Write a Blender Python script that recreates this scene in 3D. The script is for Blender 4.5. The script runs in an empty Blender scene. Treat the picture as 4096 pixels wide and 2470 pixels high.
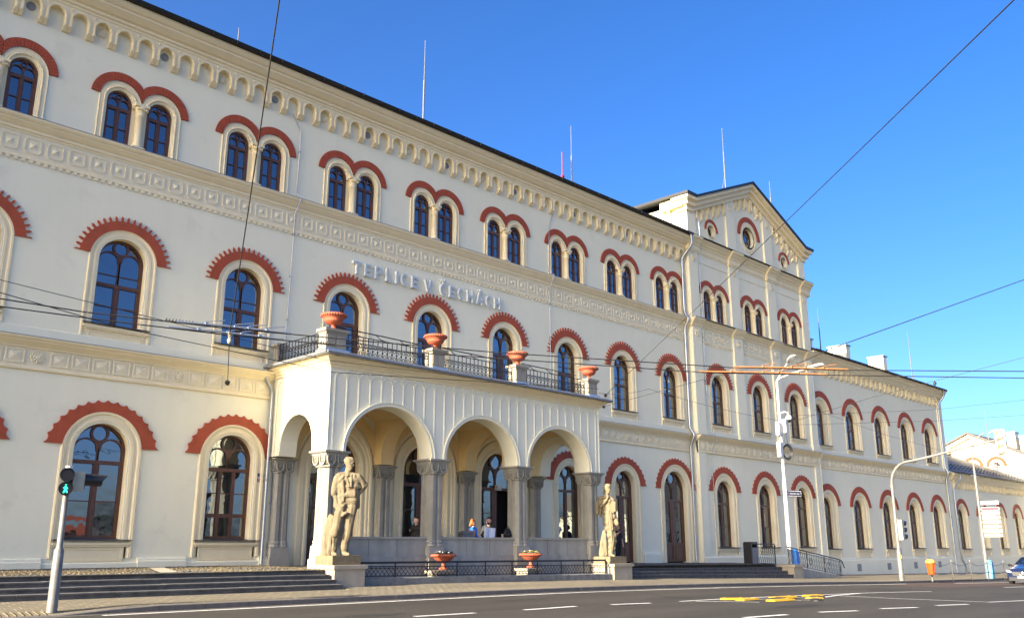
import bpy, bmesh, math, random
from math import pi, sin, cos, radians, sqrt, atan2
from mathutils import Vector, Matrix, geometry
random.seed(7)
sc = bpy.context.scene
# ---------------------------------------------------------------- camera
S = 4.2
cam_d = bpy.data.cameras.new('camera'); cam = bpy.data.objects.new('camera', cam_d)
sc.collection.objects.link(cam); sc.camera = cam
CAM = Vector((-6.3235, -27.4684, -0.7279)); YAW, PITCH = 0.7906, 0.2553
cam.location = CAM
cam.rotation_euler = (pi/2 + PITCH, 0, -YAW)
cam_d.sensor_fit = 'HORIZONTAL'; cam_d.sensor_width = 36.0; cam_d.lens = 36.0*3599.8/4096
cam_d.clip_start = 0.1; cam_d.clip_end = 4000
# ---------------------------------------------------------------- sky and sun
SUN_EL, SUN_BACK = radians(21.0), radians(0.7)     # sun from the left, grazing the front
to_sun = Vector((-cos(SUN_EL)*cos(SUN_BACK), cos(SUN_EL)*sin(SUN_BACK), sin(SUN_EL)))
w = bpy.data.worlds.new('World'); sc.world = w; w.use_nodes = True
nt = w.node_tree; bg = nt.nodes['Background']
sky = nt.nodes.new('ShaderNodeTexSky'); sky.sky_type = 'NISHITA'; sky.sun_disc = False
sky.sun_elevation = SUN_EL; sky.sun_rotation = atan2(to_sun.x, to_sun.y)
sky.altitude = 250; sky.air_density = 0.56; sky.dust_density = 3.4; sky.ozone_density = 1.5
hs = nt.nodes.new('ShaderNodeHueSaturation'); hs.inputs['Saturation'].default_value = 1.36; hs.inputs['Hue'].default_value = .508
nt.links.new(sky.outputs[0], hs.inputs['Color']); nt.links.new(hs.outputs[0], bg.inputs[0]); bg.inputs[1].default_value = 0.12
sun_d = bpy.data.lights.new('sun', 'SUN'); sun_d.energy = 5.0; sun_d.angle = radians(0.53); sun_d.color = (1.0, .90, .74)
sun = bpy.data.objects.new('sun', sun_d); sc.collection.objects.link(sun)
sun.rotation_euler = (-to_sun).to_track_quat('-Z', 'Y').to_euler(); sun.location = (-40, -10, 30)
sc.view_settings.view_transform = 'Standard'; sc.view_settings.look = 'None'
sc.view_settings.exposure = 1.85; sc.view_settings.gamma = 1.0; sc.view_settings.use_curve_mapping = False
# ---------------------------------------------------------------- materials
M = {}
def mat(name, col, rough=.8, var=.08, scale=3.0, bump=0.0, bscale=40.0, metal=0.0, spec=.5, streak=0.0, dirt=None, coat=0.0):
    m = bpy.data.materials.new(name); m.use_nodes = True; n = m.node_tree; b = n.nodes['Principled BSDF']; L = n.links
    b.inputs['Roughness'].default_value = rough; b.inputs['Metallic'].default_value = metal
    b.inputs['Specular IOR Level'].default_value = spec; b.inputs['Coat Weight'].default_value = coat
    geo = n.nodes.new('ShaderNodeNewGeometry'); last = None
    rgb = n.nodes.new('ShaderNodeRGB'); rgb.outputs[0].default_value = (*col, 1); last = rgb.outputs[0]
    def mul(fac_sock, lo, hi, amt_col=None):
        nonlocal last
        r = n.nodes.new('ShaderNodeMapRange'); r.inputs[1].default_value = .3; r.inputs[2].default_value = .7
        r.inputs[3].default_value = lo; r.inputs[4].default_value = hi; L.new(fac_sock, r.inputs[0])
        x = n.nodes.new('ShaderNodeMix'); x.data_type = 'RGBA'; x.blend_type = 'MULTIPLY'; x.inputs[0].default_value = 1
        L.new(last, x.inputs[6]); L.new(r.outputs[0], x.inputs[7]); last = x.outputs[2]
    if var:
        t = n.nodes.new('ShaderNodeTexNoise'); t.inputs['Scale'].default_value = scale; t.inputs['Detail'].default_value = 6
        t.inputs['Roughness'].default_value = .65; L.new(geo.outputs['Position'], t.inputs['Vector']); mul(t.outputs['Fac'], 1-var, 1+var*.6)
    if streak:
        mp = n.nodes.new('ShaderNodeMapping'); mp.inputs['Scale'].default_value = (2.2, 2.2, .16); L.new(geo.outputs['Position'], mp.inputs['Vector'])
        t = n.nodes.new('ShaderNodeTexNoise'); t.inputs['Scale'].default_value = 1.3; t.inputs['Detail'].default_value = 7
        L.new(mp.outputs[0], t.inputs['Vector']); mul(t.outputs['Fac'], 1-streak, 1+streak*.3)
    if dirt:
        t = n.nodes.new('ShaderNodeTexNoise'); t.inputs['Scale'].default_value = dirt[1]; t.inputs['Detail'].default_value = 8
        t.inputs['Roughness'].default_value = .7; L.new(geo.outputs['Position'], t.inputs['Vector'])
        r = n.nodes.new('ShaderNodeMapRange'); r.inputs[1].default_value = dirt[2]; r.inputs[2].default_value = dirt[2]+.16
        r.inputs[3].default_value = 0; r.inputs[4].default_value = dirt[3]; L.new(t.outputs['Fac'], r.inputs[0])
        x = n.nodes.new('ShaderNodeMix'); x.data_type = 'RGBA'; L.new(r.outputs[0], x.inputs[0]); L.new(last, x.inputs[6])
        x.inputs[7].default_value = (*dirt[0], 1); last = x.outputs[2]
    L.new(last, b.inputs['Base Color'])
    if bump:
        t = n.nodes.new('ShaderNodeTexNoise'); t.inputs['Scale'].default_value = bscale; t.inputs['Detail'].default_value = 5
        L.new(geo.outputs['Position'], t.inputs['Vector'])
        bp = n.nodes.new('ShaderNodeBump'); bp.inputs['Strength'].default_value = bump; bp.inputs['Distance'].default_value = .02
        L.new(t.outputs['Fac'], bp.inputs['Height']); L.new(bp.outputs[0], b.inputs['Normal'])
    M[name] = m; return m
mat('wall_cream', (.80, .755, .55), .9, .05, .35, .12, 60, streak=.02, dirt=((.62, .575, .42), .9, .56, .45))
mat('trim_cream', (.79, .675, .42), .85, .05, 1.2, .08, 50, streak=.03)
mat('frieze_cream', (.76, .675, .455), .85, .06, 2.0, .08, 50, streak=.03)
mat('portico_white', (.80, .76, .57), .9, .05, .8, .1, 60, streak=.03)
mat('vault_yellow', (.74, .55, .26), .9, .06, 1.0, .08, 50)
mat('red_paint', (.39, .072, .026), .8, .22, 3.0, .12, 60, streak=.12, dirt=((.29, .052, .020), 3.0, .55, .6))
mat('red_brick', (.37, .066, .025), .82, .2, 9.0, .2, 70)
mat('red_mortar', (.22, .035, .022), .9, .1, 9.0)
mat('brown_wood', (.105, .042, .021), .45, .2, 6.0)
mat('sill_zinc', (.10, .10, .105), .45, .2, 4, metal=.6)
mat('roof_dark', (.012, .013, .016), .5, .3, 2.0)
mat('roof_slate', (.030, .034, .045), .55, .25, 1.5, .3, 12)
mat('roof_brown', (.10, .085, .07), .7, .2, 1.2)
mat('galvanised', (.42, .45, .48), .38, .12, 6, metal=.85)
mat('zinc_grey', (.26, .27, .28), .45, .2, 4, metal=.55)
mat('granite_grey', (.295, .28, .225), .85, .16, 2.5, .3, 90, streak=.12)
mat('granite_pale', (.34, .32, .26), .85, .12, 2.5, .3, 90)
mat('limestone', (.38, .33, .24), .9, .14, 3.0, .3, 70, streak=.12, dirt=((.28, .25, .19), 2.5, .55, .5))
mat('statue_stone', (.17, .135, .078), .9, .2, 5.0, .5, 45, dirt=((.085, .062, .032), 6.0, .52, .45))
mat('statue_pale', (.20, .16, .09), .9, .18, 5.0, .5, 45, dirt=((.11, .085, .045), 6.0, .55, .4))
mat('step_stone', (.105, .10, .092), .9, .3, 4.0, .5, 40, dirt=((.045, .043, .04), 3.0, .5, .7))  # base colour darkened to stand in for shade on the left treads
mat('parapet_concrete', (.36, .345, .285), .92, .14, 1.8, .25, 60, streak=.2)
mat('rough_concrete', (.20, .195, .175), .95, .28, 4.0, .7, 30, dirt=((.09, .085, .075), 6, .5, .7))
mat('kerb_stone', (.13, .115, .10), .9, .22, 6.0, .5, 60)
mat('black_iron', (.012, .012, .013), .45, .2, 8)
mat('terracotta', (.36, .085, .038), .75, .16, 5.0, .2, 50)
mat('steel_pole', (.17, .165, .15), .55, .3, 5.0, metal=.15, dirt=((.10, .095, .085), 7, .55, .5))
mat('rod_grey', (.12, .12, .118), .6, .1, 4)
mat('rust_steel', (.34, .14, .045), .8, .35, 9.0, .2, 60, dirt=((.45, .40, .33), 7, .56, .7))
mat('white_metal', (.55, .55, .53), .4, .06, 4)
mat('cream_plastic', (.42, .39, .27), .45, .06, 4)
mat('black_plastic', (.015, .015, .016), .4, .1, 4)
mat('blue_paint', (.03, .17, .50), .55, .2, 6, dirt=((.25, .3, .35), 8, .6, .5))
mat('pale_blue_paint', (.10, .33, .60), .55, .2, 6, dirt=((.3, .35, .4), 8, .6, .5))
mat('orange_plastic', (.50, .07, .008), .35, .1, 4)
mat('orange_lid', (.72, .36, .06), .35, .1, 4)
mat('grey_bin', (.12, .13, .15), .5, .1, 4)
mat('wire_dark', (.02, .018, .016), .6, .2, 8)
mat('line_white', (.62, .60, .56), .85, .25, 8, .3, 60, dirt=((.12, .11, .10), 6, .56, .75))
mat('hump_yellow', (.45, .27, .008), .7, .2, 5, .3, 60, dirt=((.15, .11, .04), 7, .6, .6))
mat('hump_black', (.035, .033, .03), .85, .25, 6, .3, 60)
mat('sign_white', (.55, .55, .53), .5, .03, 4)
mat('sign_cream', (.42, .36, .24), .5, .03, 4)
mat('sign_red', (.30, .012, .03), .5, .05, 4)
mat('sign_navy', (.02, .022, .055), .5, .05, 4)
mat('sign_maroon', (.11, .02, .03), .5, .05, 4)
mat('skin', (.52, .29, .20), .6, .05, 8)
mat('hair_red', (.42, .12, .02), .7, .2, 40)
mat('hair_dark', (.02, .014, .01), .7, .2, 40)
mat('jacket_blue', (.01, .13, .62), .8, .1, 8)
mat('cloth_black', (.013, .013, .015), .85, .2, 8)
mat('cloth_dark', (.035, .030, .030), .85, .2, 8)
mat('leather_tan', (.50, .19, .06), .6, .12, 8)
mat('paper', (.62, .66, .72), .8, .12, 9)
mat('case_grey', (.10, .11, .11), .5, .1, 6)
mat('car_paint', (.010, .018, .055), .22, .03, 3, coat=1.0)
mat('car_black', (.008, .008, .009), .5, .05, 5)
mat('tyre', (.012, .012, .012), .9, .1, 8)
mat('chrome', (.75, .75, .76), .15, 0, 1, metal=1)
mat('lamp_glass', (.75, .78, .80), .1, 0, 1)
mat('lens_dark', (.03, .008, .006), .2, 0, 1)
mat('leaf_green', (.04, .085, .02), .7, .3, 20)
mat('leaf_dark', (.035, .04, .03), .7, .3, 20)
mat('petal_yellow', (.75, .52, .04), .6, .1, 20)
mat('petal_white', (.78, .76, .68), .6, .05, 20)
mat('soil', (.05, .038, .025), .95, .3, 10, .5, 30)
mat('room_dark', (.012, .011, .010), .9, .1, 2)
mat('letter_face', (.42, .46, .45), .35, .04, 3)
mat('letter_side', (.74, .76, .72), .3, .04, 3)
mat('grille_grey', (.25, .25, .23), .7, .1, 5)
mat('pier_stone', (.30, .275, .215), .9, .14, 3, .3, 70, streak=.1)
mat('oat_stone', (.34, .325, .28), .9, .18, 3, .4, 60, streak=.2)
# window glass: dark room behind a strongly reflecting pane
def glass(name, f0, body):
    m = bpy.data.materials.new(name); m.use_nodes = True; n = m.node_tree; L = n.links; b = n.nodes['Principled BSDF']
    b.inputs['Base Color'].default_value = (*body, 1); b.inputs['Roughness'].default_value = .6; b.inputs['Specular IOR Level'].default_value = 0
    g = n.nodes.new('ShaderNodeBsdfGlossy'); g.inputs['Roughness'].default_value = .015; g.inputs['Color'].default_value = (.84, .93, 1, 1)
    lw = n.nodes.new('ShaderNodeLayerWeight'); lw.inputs['Blend'].default_value = .25
    r = n.nodes.new('ShaderNodeMapRange'); r.inputs[3].default_value = f0; r.inputs[4].default_value = min(1, f0+.65); L.new(lw.outputs['Fresnel'], r.inputs[0])
    mx = n.nodes.new('ShaderNodeMixShader'); L.new(r.outputs[0], mx.inputs[0]); L.new(b.outputs[0], mx.inputs[1]); L.new(g.outputs[0], mx.inputs[2])
    geo = n.nodes.new('ShaderNodeNewGeometry'); t = n.nodes.new('ShaderNodeTexNoise'); t.inputs['Scale'].default_value = 1.6
    L.new(geo.outputs['Position'], t.inputs['Vector']); bp = n.nodes.new('ShaderNodeBump'); bp.inputs['Strength'].default_value = .10; bp.inputs['Distance'].default_value = .05
    L.new(t.outputs['Fac'], bp.inputs['Height']); L.new(bp.outputs[0], g.inputs['Normal'])
    L.new(mx.outputs[0], n.nodes['Material Output'].inputs[0]); M[name] = m
glass('glass_pane', .20, (.010, .012, .016))
glass('glass_curtain', .14, (.075, .066, .052))
glass('glass_mixed', .18, (.03, .03, .03))
glass('car_glass', .10, (.008, .010, .012))
def emit(name, col, s):
    m = bpy.data.materials.new(name); m.use_nodes = True; b = m.node_tree.nodes['Principled BSDF']
    b.inputs['Base Color'].default_value = (*col, 1); b.inputs['Emission Color'].default_value = (*col, 1); b.inputs['Emission Strength'].default_value = s; M[name] = m
emit('signal_green', (.02, .95, .55), 1.6)
# asphalt and paving: fine aggregate, patches, joints
def ground_mat(name, col, grain, patch, brick=None):
    m = bpy.data.materials.new(name); m.use_nodes = True; n = m.node_tree; b = n.nodes['Principled BSDF']; L = n.links
    b.inputs['Roughness'].default_value = .88; b.inputs['Specular IOR Level'].default_value = .35
    geo = n.nodes.new('ShaderNodeNewGeometry'); rgb = n.nodes.new('ShaderNodeRGB'); rgb.outputs[0].default_value = (*col, 1); last = rgb.outputs[0]
    for sc_, lo, hi, a, c in ((260, 1-grain, 1+grain, .35, .65), (.5, 1-patch, 1+patch*.6, .35, .65), (6, 1-patch*.5, 1+patch*.4, .3, .7)):
        t = n.nodes.new('ShaderNodeTexNoise'); t.inputs['Scale'].default_value = sc_; t.inputs['Detail'].default_value = 5
        mp = n.nodes.new('ShaderNodeMapping'); mp.inputs['Scale'].default_value = (.35 if sc_ < 1 else 1, 1.6 if sc_ < 1 else 1, 1)
        L.new(geo.outputs['Position'], mp.inputs[0]); L.new(mp.outputs[0], t.inputs['Vector'])
        r = n.nodes.new('ShaderNodeMapRange'); r.inputs[1].default_value = a; r.inputs[2].default_value = c; r.inputs[3].default_value = lo; r.inputs[4].default_value = hi
        L.new(t.outputs['Fac'], r.inputs[0]); x = n.nodes.new('ShaderNodeMix'); x.data_type = 'RGBA'; x.blend_type = 'MULTIPLY'; x.inputs[0].default_value = 1
        L.new(last, x.inputs[6]); L.new(r.outputs[0], x.inputs[7]); last = x.outputs[2]
    t = n.nodes.new('ShaderNodeTexNoise'); t.inputs['Scale'].default_value = 120; L.new(geo.outputs['Position'], t.inputs['Vector'])
    bp = n.nodes.new('ShaderNodeBump'); bp.inputs['Strength'].default_value = .5; bp.inputs['Distance'].default_value = .01
    L.new(t.outputs['Fac'], bp.inputs['Height']); L.new(bp.outputs[0], b.inputs['Normal'])
    L.new(last, b.inputs['Base Color']); M[name] = m
ground_mat('asphalt', (.040, .0345, .026), .35, .24)
ground_mat('asphalt_patch', (.026, .024, .021), .35, .2)
ground_mat('asphalt_red', (.072, .045, .034), .3, .15)
ground_mat('paver_base', (.075, .064, .047), .2, .15)
ground_mat('paver', (.175, .148, .098), .15, .16)
ground_mat('cobble_gold', (.15, .118, .066), .3, .4)
ground_mat('cobble_grey', (.095, .085, .068), .3, .3)
# ---------------------------------------------------------------- mesh builder
col = sc.collection
WL = {}                                     # world position of every parent
def arc(cx, cz, r, a0, a1, n, rz=None):
    rz = r if rz is None else rz
    return [(cx+r*cos(a0+(a1-a0)*i/n), cz+rz*sin(a0+(a1-a0)*i/n)) for i in range(n+1)]
class MB:
    def __init__(s): s.v = []; s.f = []; s.sm = []
    def add(s, vs, fs, smooth=False):
        o = len(s.v); s.v += [tuple(p) for p in vs]; s.f += [tuple(i+o for i in f) for f in fs]; s.sm += [smooth]*len(fs); return s
    def box(s, x0, x1, y0, y1, z0, z1):
        return s.add([(x0,y0,z0),(x1,y0,z0),(x1,y1,z0),(x0,y1,z0),(x0,y0,z1),(x1,y0,z1),(x1,y1,z1),(x0,y1,z1)],
                     [(0,3,2,1),(4,5,6,7),(0,1,5,4),(1,2,6,5),(2,3,7,6),(3,0,4,7)])
    def frustum(s, cx, cy, z0, z1, ax, ay, bx, by):
        return s.add([(cx-ax,cy-ay,z0),(cx+ax,cy-ay,z0),(cx+ax,cy+ay,z0),(cx-ax,cy+ay,z0),(cx-bx,cy-by,z1),(cx+bx,cy-by,z1),(cx+bx,cy+by,z1),(cx-bx,cy+by,z1)],
                     [(0,3,2,1),(4,5,6,7),(0,1,5,4),(1,2,6,5),(2,3,7,6),(3,0,4,7)])
    def xz(s, pts, y0, y1, holes=(), back=True, sides=True):
        """outline in the x-z plane, front at y0, back at y1; holes open"""
        loops = [list(pts)]+[list(h) for h in holes]
        tri = geometry.tessellate_polygon([[Vector((p[0], p[1], 0)) for p in l] for l in loops])
        flat = [p for l in loops for p in l]; n = len(flat)
        vs = [(p[0], y0, p[1]) for p in flat]+[(p[0], y1, p[1]) for p in flat]; fs = []
        for t in tri:
            a, b, c = (flat[i] for i in t)
            ccw = (b[0]-a[0])*(c[1]-a[1])-(b[1]-a[1])*(c[0]-a[0]) > 0
            f = t if ccw else (t[0], t[2], t[1])
            fs.append(tuple(f))
            if back: fs.append((f[2]+n, f[1]+n, f[0]+n))
        if sides:
            o = 0
            for k, l in enumerate(loops):
                m_ = len(l); ar = sum(l[i][0]*l[(i+1) % m_][1]-l[(i+1) % m_][0]*l[i][1] for i in range(m_))
                for i in range(m_):
                    j = (i+1) % m_; q = (o+i, o+i+n, o+j+n, o+j)
                    fs.append(q if (ar < 0) == (k > 0) and k == 0 or (k > 0 and ar > 0) else q[::-1])
                o += m_
        return s.add(vs, fs)
    def yz(s, pts, x0, x1):
        n = len(pts); vs = [(x0, p[0], p[1]) for p in pts]+[(x1, p[0], p[1]) for p in pts]
        tri = geometry.tessellate_polygon([[Vector((p[0], p[1], 0)) for p in pts]])
        fs = [(i, (i+1) % n, (i+1) % n+n, i+n) for i in range(n)]+[tuple(t) for t in tri]+[tuple(i+n for i in t[::-1]) for t in tri]
        return s.add(vs, fs)
    def xy(s, pts, z0, z1):
        n = len(pts); vs = [(p[0], p[1], z0) for p in pts]+[(p[0], p[1], z1) for p in pts]
        tri = geometry.tessellate_polygon([[Vector((p[0], p[1], 0)) for p in pts]])
        fs = [(i, (i+1) % n, (i+1) % n+n, i+n) for i in range(n)]+[tuple(t[::-1]) for t in tri]+[tuple(i+n for i in t) for t in tri]
        return s.add(vs, fs)
    def stroke(s, pts, wd, y0, y1, closed=False):
        """ribbon of width wd along pts (x,z), from y0 (front) to y1"""
        n = len(pts); out = []
        for i in range(n):
            a = pts[(i-1) % n] if (closed or i > 0) else pts[i]; b = pts[(i+1) % n] if (closed or i < n-1) else pts[i]
            dx, dz = b[0]-a[0], b[1]-a[1]; l = sqrt(dx*dx+dz*dz) or 1; nx, nz = -dz/l, dx/l
            k = 1.0
            if closed or 0 < i < n-1:
                d1 = (pts[i][0]-a[0], pts[i][1]-a[1]); l1 = sqrt(d1[0]**2+d1[1]**2) or 1; k = 1/max(.5, abs((-d1[1]/l1)*nx+(d1[0]/l1)*nz))
            h = wd/2*k
            out.append((pts[i][0]+nx*h, pts[i][1]+nz*h, pts[i][0]-nx*h, pts[i][1]-nz*h))
        vs = []; fs = []
        for o in out: vs += [(o[0], y0, o[1]), (o[2], y0, o[3]), (o[2], y1, o[3]), (o[0], y1, o[1])]
        m_ = n if closed else n-1
        for i in range(m_):
            a, b = 4*i, 4*((i+1) % n)
            for k in range(4): fs.append((a+k, a+(k+1) % 4, b+(k+1) % 4, b+k))
        if not closed: fs += [(3, 2, 1, 0), tuple(4*(n-1)+k for k in range(4))]
        return s.add(vs, fs)
    def tube(s, path, r, n=8, caps=True):
        path = [Vector(p) for p in path]; m_ = len(path); rs = r if isinstance(r, (list, tuple)) else [r]*m_
        vs = []; fs = []; up = None
        for i, p in enumerate(path):
            t = (path[min(i+1, m_-1)]-path[max(i-1, 0)]).normalized()
            if up is None: up = Vector((0, 0, 1)) if abs(t.z) < .9 else Vector((1, 0, 0))
            a = t.cross(up); a = a.normalized() if a.length > 1e-6 else t.orthogonal().normalized(); b = a.cross(t).normalized(); up = b
            for k in range(n): vs.append(p+(a*cos(2*pi*k/n)+b*sin(2*pi*k/n))*rs[i])
        for i in range(m_-1):
            for k in range(n): fs.append((i*n+k, i*n+(k+1) % n, (i+1)*n+(k+1) % n, (i+1)*n+k))
        s.add(vs, fs, True)
        if caps: s.add(vs[:n], [tuple(range(n))[::-1]]); s.add(vs[-n:], [tuple(range(n))])
        return s
    def lathe(s, prof, n=20, c=(0, 0, 0), axis='z', smooth=True, lobes=None):
        vs = []; fs = []; m_ = len(prof)
        for r, h in prof:
            for k in range(n):
                a = 2*pi*k/n; rr = r*(lobes(a, h) if lobes else 1)
                p = (rr*cos(a), rr*sin(a), h) if axis == 'z' else (rr*cos(a), -h, rr*sin(a)) if axis == 'y' else (h, rr*cos(a), rr*sin(a))
                vs.append((p[0]+c[0], p[1]+c[1], p[2]+c[2]))
        for i in range(m_-1):
            for k in range(n): fs.append((i*n+k, i*n+(k+1) % n, (i+1)*n+(k+1) % n, (i+1)*n+k))
        fs += [tuple(range(n))[::-1], tuple((m_-1)*n+k for k in range(n))]
        return s.add(vs, fs, smooth)
    def arch_sweep(s, hw, zb, zs, prof, n=20, cx=0.0, legs=True):
        """moulding round an arched opening: prof = [(distance outward from the opening edge, y)]"""
        vs = []; fs = []; m_ = len(prof); rows = 0
        path = ([('L', zb)] if legs else [])+[('A', pi-pi*i/n) for i in range(n+1)]+([('R', zb)] if legs else [])
        for kind, q in path:
            for d, y in prof:
                if kind == 'L': p = (cx-hw-d, y, q)
                elif kind == 'R': p = (cx+hw+d, y, q)
                else: p = (cx+(hw+d)*cos(q), y, zs+(hw+d)*sin(q))
                vs.append(p)
            rows += 1
        for i in range(rows-1):
            for k in range(m_-1): fs.append((i*m_+k, (i+1)*m_+k, (i+1)*m_+k+1, i*m_+k+1))
        return s.add(vs, fs)
    def mesh(s, name, m):
        me = bpy.data.meshes.new(name); me.from_pydata(s.v, [], s.f); me.materials.append(M[m] if isinstance(m, str) else m)
        me.polygons.foreach_set('use_smooth', s.sm); me.update()
        bm = bmesh.new(); bm.from_mesh(me); bmesh.ops.recalc_face_normals(bm, faces=bm.faces); bm.to_mesh(me); bm.free()
        return me
def link(o, parent, loc):
    col.objects.link(o); loc = Vector(loc)
    if parent is not None: o.parent = parent; o.location = loc-WL[parent.name]
    else: o.location = loc
    WL[o.name] = loc; return o
def tag(o, label=None, cat=None, group=None, kind=None):
    if label: o['label'] = label
    if cat: o['category'] = cat
    if group: o['group'] = group
    if kind: o['kind'] = kind
    return o
def empty(name, loc=(0, 0, 0), parent=None):
    o = bpy.data.objects.new(name, None); o.empty_display_size = .2; return link(o, parent, loc)
def put(name, me, parent=None, loc=(0, 0, 0), m=None):
    """me: MB or mesh data; geometry is relative to loc (world)"""
    if isinstance(me, MB): me = me.mesh(name, m)
    return link(bpy.data.objects.new(name, me), parent, loc)
def at0(name, mb, m, parent):               # MB in world coordinates, object origin at the parent
    base = WL[parent.name]; mb.v = [(p[0]-base.x, p[1]-base.y, p[2]-base.z) for p in mb.v]
    return put(name, mb, parent, base, m)
CACHE = {}
def shared(key, fn, m):
    if key not in CACHE: CACHE[key] = fn().mesh(key if isinstance(key, str) else str(key[0]), m)
    return CACHE[key]
def copy_tree(o, loc, parent=None):
    c = o.copy(); c.parent = None; col.objects.link(c); c.parent = parent; c.location = loc if parent is None else o.location
    for ch in list(o.children): copy_tree(ch, None, c)
    WL[c.name] = Vector(loc) if loc is not None else Vector((0, 0, 0)); return c
# ---------------------------------------------------------------- ground heights
KX = [-60, -30, 0, 14, 18, 25, 31, 41, 52, 70, 83, 150, 400]; KZ = [-1.93, -1.96, -2.0, -2.05, -2.085, -2.19, -2.31, -2.55, -2.74, -3.03, -3.25, -4.3, -7.0]
KERB_Y = -7.6
def interp(x, X, Z):
    if x <= X[0]: return Z[0]
    for i in range(len(X)-1):
        if x <= X[i+1]: return Z[i]+(Z[i+1]-Z[i])*(x-X[i])/(X[i+1]-X[i])
    return Z[-1]
def kz(x): return (interp(x-2, KX, KZ)+interp(x, KX, KZ)+interp(x+2, KX, KZ))/3
def gz(x, y):                               # pavement level
    c = .04 if x < 12 else .04-.023*min(1, (x-12)/33)
    dip = .115*max(0, min(1, (2.4-x)/1.6))*max(0, min(1, (-6.2-y)/1.3))
    return kz(x)+c*(y-KERB_Y)-dip
def rz(x, y): return kz(x)-.12+.012*(y-KERB_Y)      # road level
def plat(x, y): return -1.385-.0095*max(0, min(x, 40)-8)+.011*y    # platform in front of the station
# ================================================================ windows
def win_parts(hw, zb, zs, tz, style):
    """frame mesh builder and list of pane outlines (x,z), all about x=0"""
    f = MB(); P = []; fw = .075; n = 18
    y0, y1 = -.035, .05
    f.stroke([(-hw+fw/2, zb)]+arc(0, zs, hw-fw/2, pi, 0, n)+[(hw-fw/2, zb)], fw, y0, y1)
    f.box(-hw, hw, y0-.005, y1, zb, zb+.08)
    iw = hw-fw
    def rect(x0, x1, z0, z1): P.append([(x0, z0), (x1, z0), (x1, z1), (x0, z1)])
    # head tracery: two round lights and a circle
    if style != 'slim':
        r = iw/2-.005
        for s in (-1, 1):
            f.stroke([(s*iw/2-r, tz)]+arc(s*iw/2, zs, r, pi, 0, 12)+[(s*iw/2+r, tz)], .05, y0+.004, y1)
            zz = tz+(zs-tz)*.45
            if zs-tz > .5:
                f.box(s*iw/2-r, s*iw/2+r, y0+.015, y1-.01, zz-.014, zz+.014)
                rect(s*iw/2-r, s*iw/2+r, tz, zz)
            else: zz = tz
            P.append([(s*iw/2-r, zz), (s*iw/2+r, zz)]+arc(s*iw/2, zs, r, 0, pi, 10))
        rc = hw*.30; zc = zs+hw*.655
        f.stroke(arc(0, zc, rc, 0, 2*pi*(1-1/20), 19), .065, y0+.002, y1, True)
        f.xz([(-.05, zs-.02), (.05, zs-.02), (.10, zs+hw*.26), (0, zs+hw*.36), (-.10, zs+hw*.26)], y0+.008, y1)
        P.append(arc(0, zc, rc, 0, 2*pi*(1-1/18), 17))
        P.append(arc(0, zs, iw, 0, pi, 16))                       # spandrel glass behind the tracery
    else:
        r = iw/2
        for s in (-1, 1):
            f.stroke(arc(s*iw/2, zs-.02, r, pi, 0, 8), .035, y0+.004, y1)
        f.stroke(arc(0, zs+hw*.56, hw*.2, 0, 2*pi*(1-1/10), 9), .03, y0+.004, y1, True)
        f.box(-.02, .02, y0+.006, y1, tz, zs+.05)
        P.append([(-iw, tz), (iw, tz)]+arc(0, zs, iw, 0, pi, 14))
    f.box(-iw, iw, y0-.012, y1, tz-.055, tz+.055)
    zt = tz-.05
    if style in ('two', 'slim'):
        mw = .05 if style == 'two' else .028
        f.box(-mw, mw, y0-.006, y1, zb+.05, zt)
        zm = zb+.05+(zt-zb)*.47
        for s in (-1, 1):
            a, b = sorted((s*mw, s*iw))
            f.box(a, b, y0+.012, y1-.01, zm-.014, zm+.014)
            f.stroke([(a+.02, zb+.06), (a+.02, zt), (b-.02, zt), (b-.02, zb+.06)], .03, y0+.008, y1-.005)
            rect(a, b, zb+.06, zm); rect(a, b, zm, zt)
    elif style == 'three':
        zr = zb+(zt-zb)*.34; zm = zr+(zt-zr)*.5
        for k in (-1, 1): f.box(k*iw/3-.055, k*iw/3+.055, y0-.004, y1, zb+.05, zt)
        f.box(-iw, iw, y0-.008, y1, zr-.06, zr+.06)
        for k in (-1, 0, 1):
            a, b = k*iw*2/3-iw/3, k*iw*2/3+iw/3
            f.box(a, b, y0+.012, y1-.01, zm-.014, zm+.014)
            rect(a, b, zb+.06, zr); rect(a, b, zr, zm); rect(a, b, zm, zt)
    elif style in ('door', 'balcony', 'open'):
        f.box(-.06, .06, y0-.012, y1, zb+.02, zt)
        zp = zb+(zt-zb)*(.30 if style == 'door' else .28); zm = zp+.1+(zt-zp)*.5
        for s in (-1, 1):
            if style == 'open' and s > 0: continue
            a, b = sorted((s*.05, s*iw))
            f.box(a, b, y0+.004, y1, zb+.02, zp)
            f.stroke([(a+.10, zb+.12), (b-.10, zb+.12), (b-.10, zp-.10), (a+.10, zp-.10)], .03, y0-.016, y1, True)
            f.stroke([(a+.055, zp), (a+.055, zt), (b-.055, zt), (b-.055, zp)], .11, y0, y1, True)
            f.box(a+.1, b-.1, y0+.012, y1-.01, zm-.014, zm+.014)
            rect(a+.08, b-.08, zp, zm); rect(a+.08, b-.08, zm, zt)
    return f, P
WINC = {}
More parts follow.
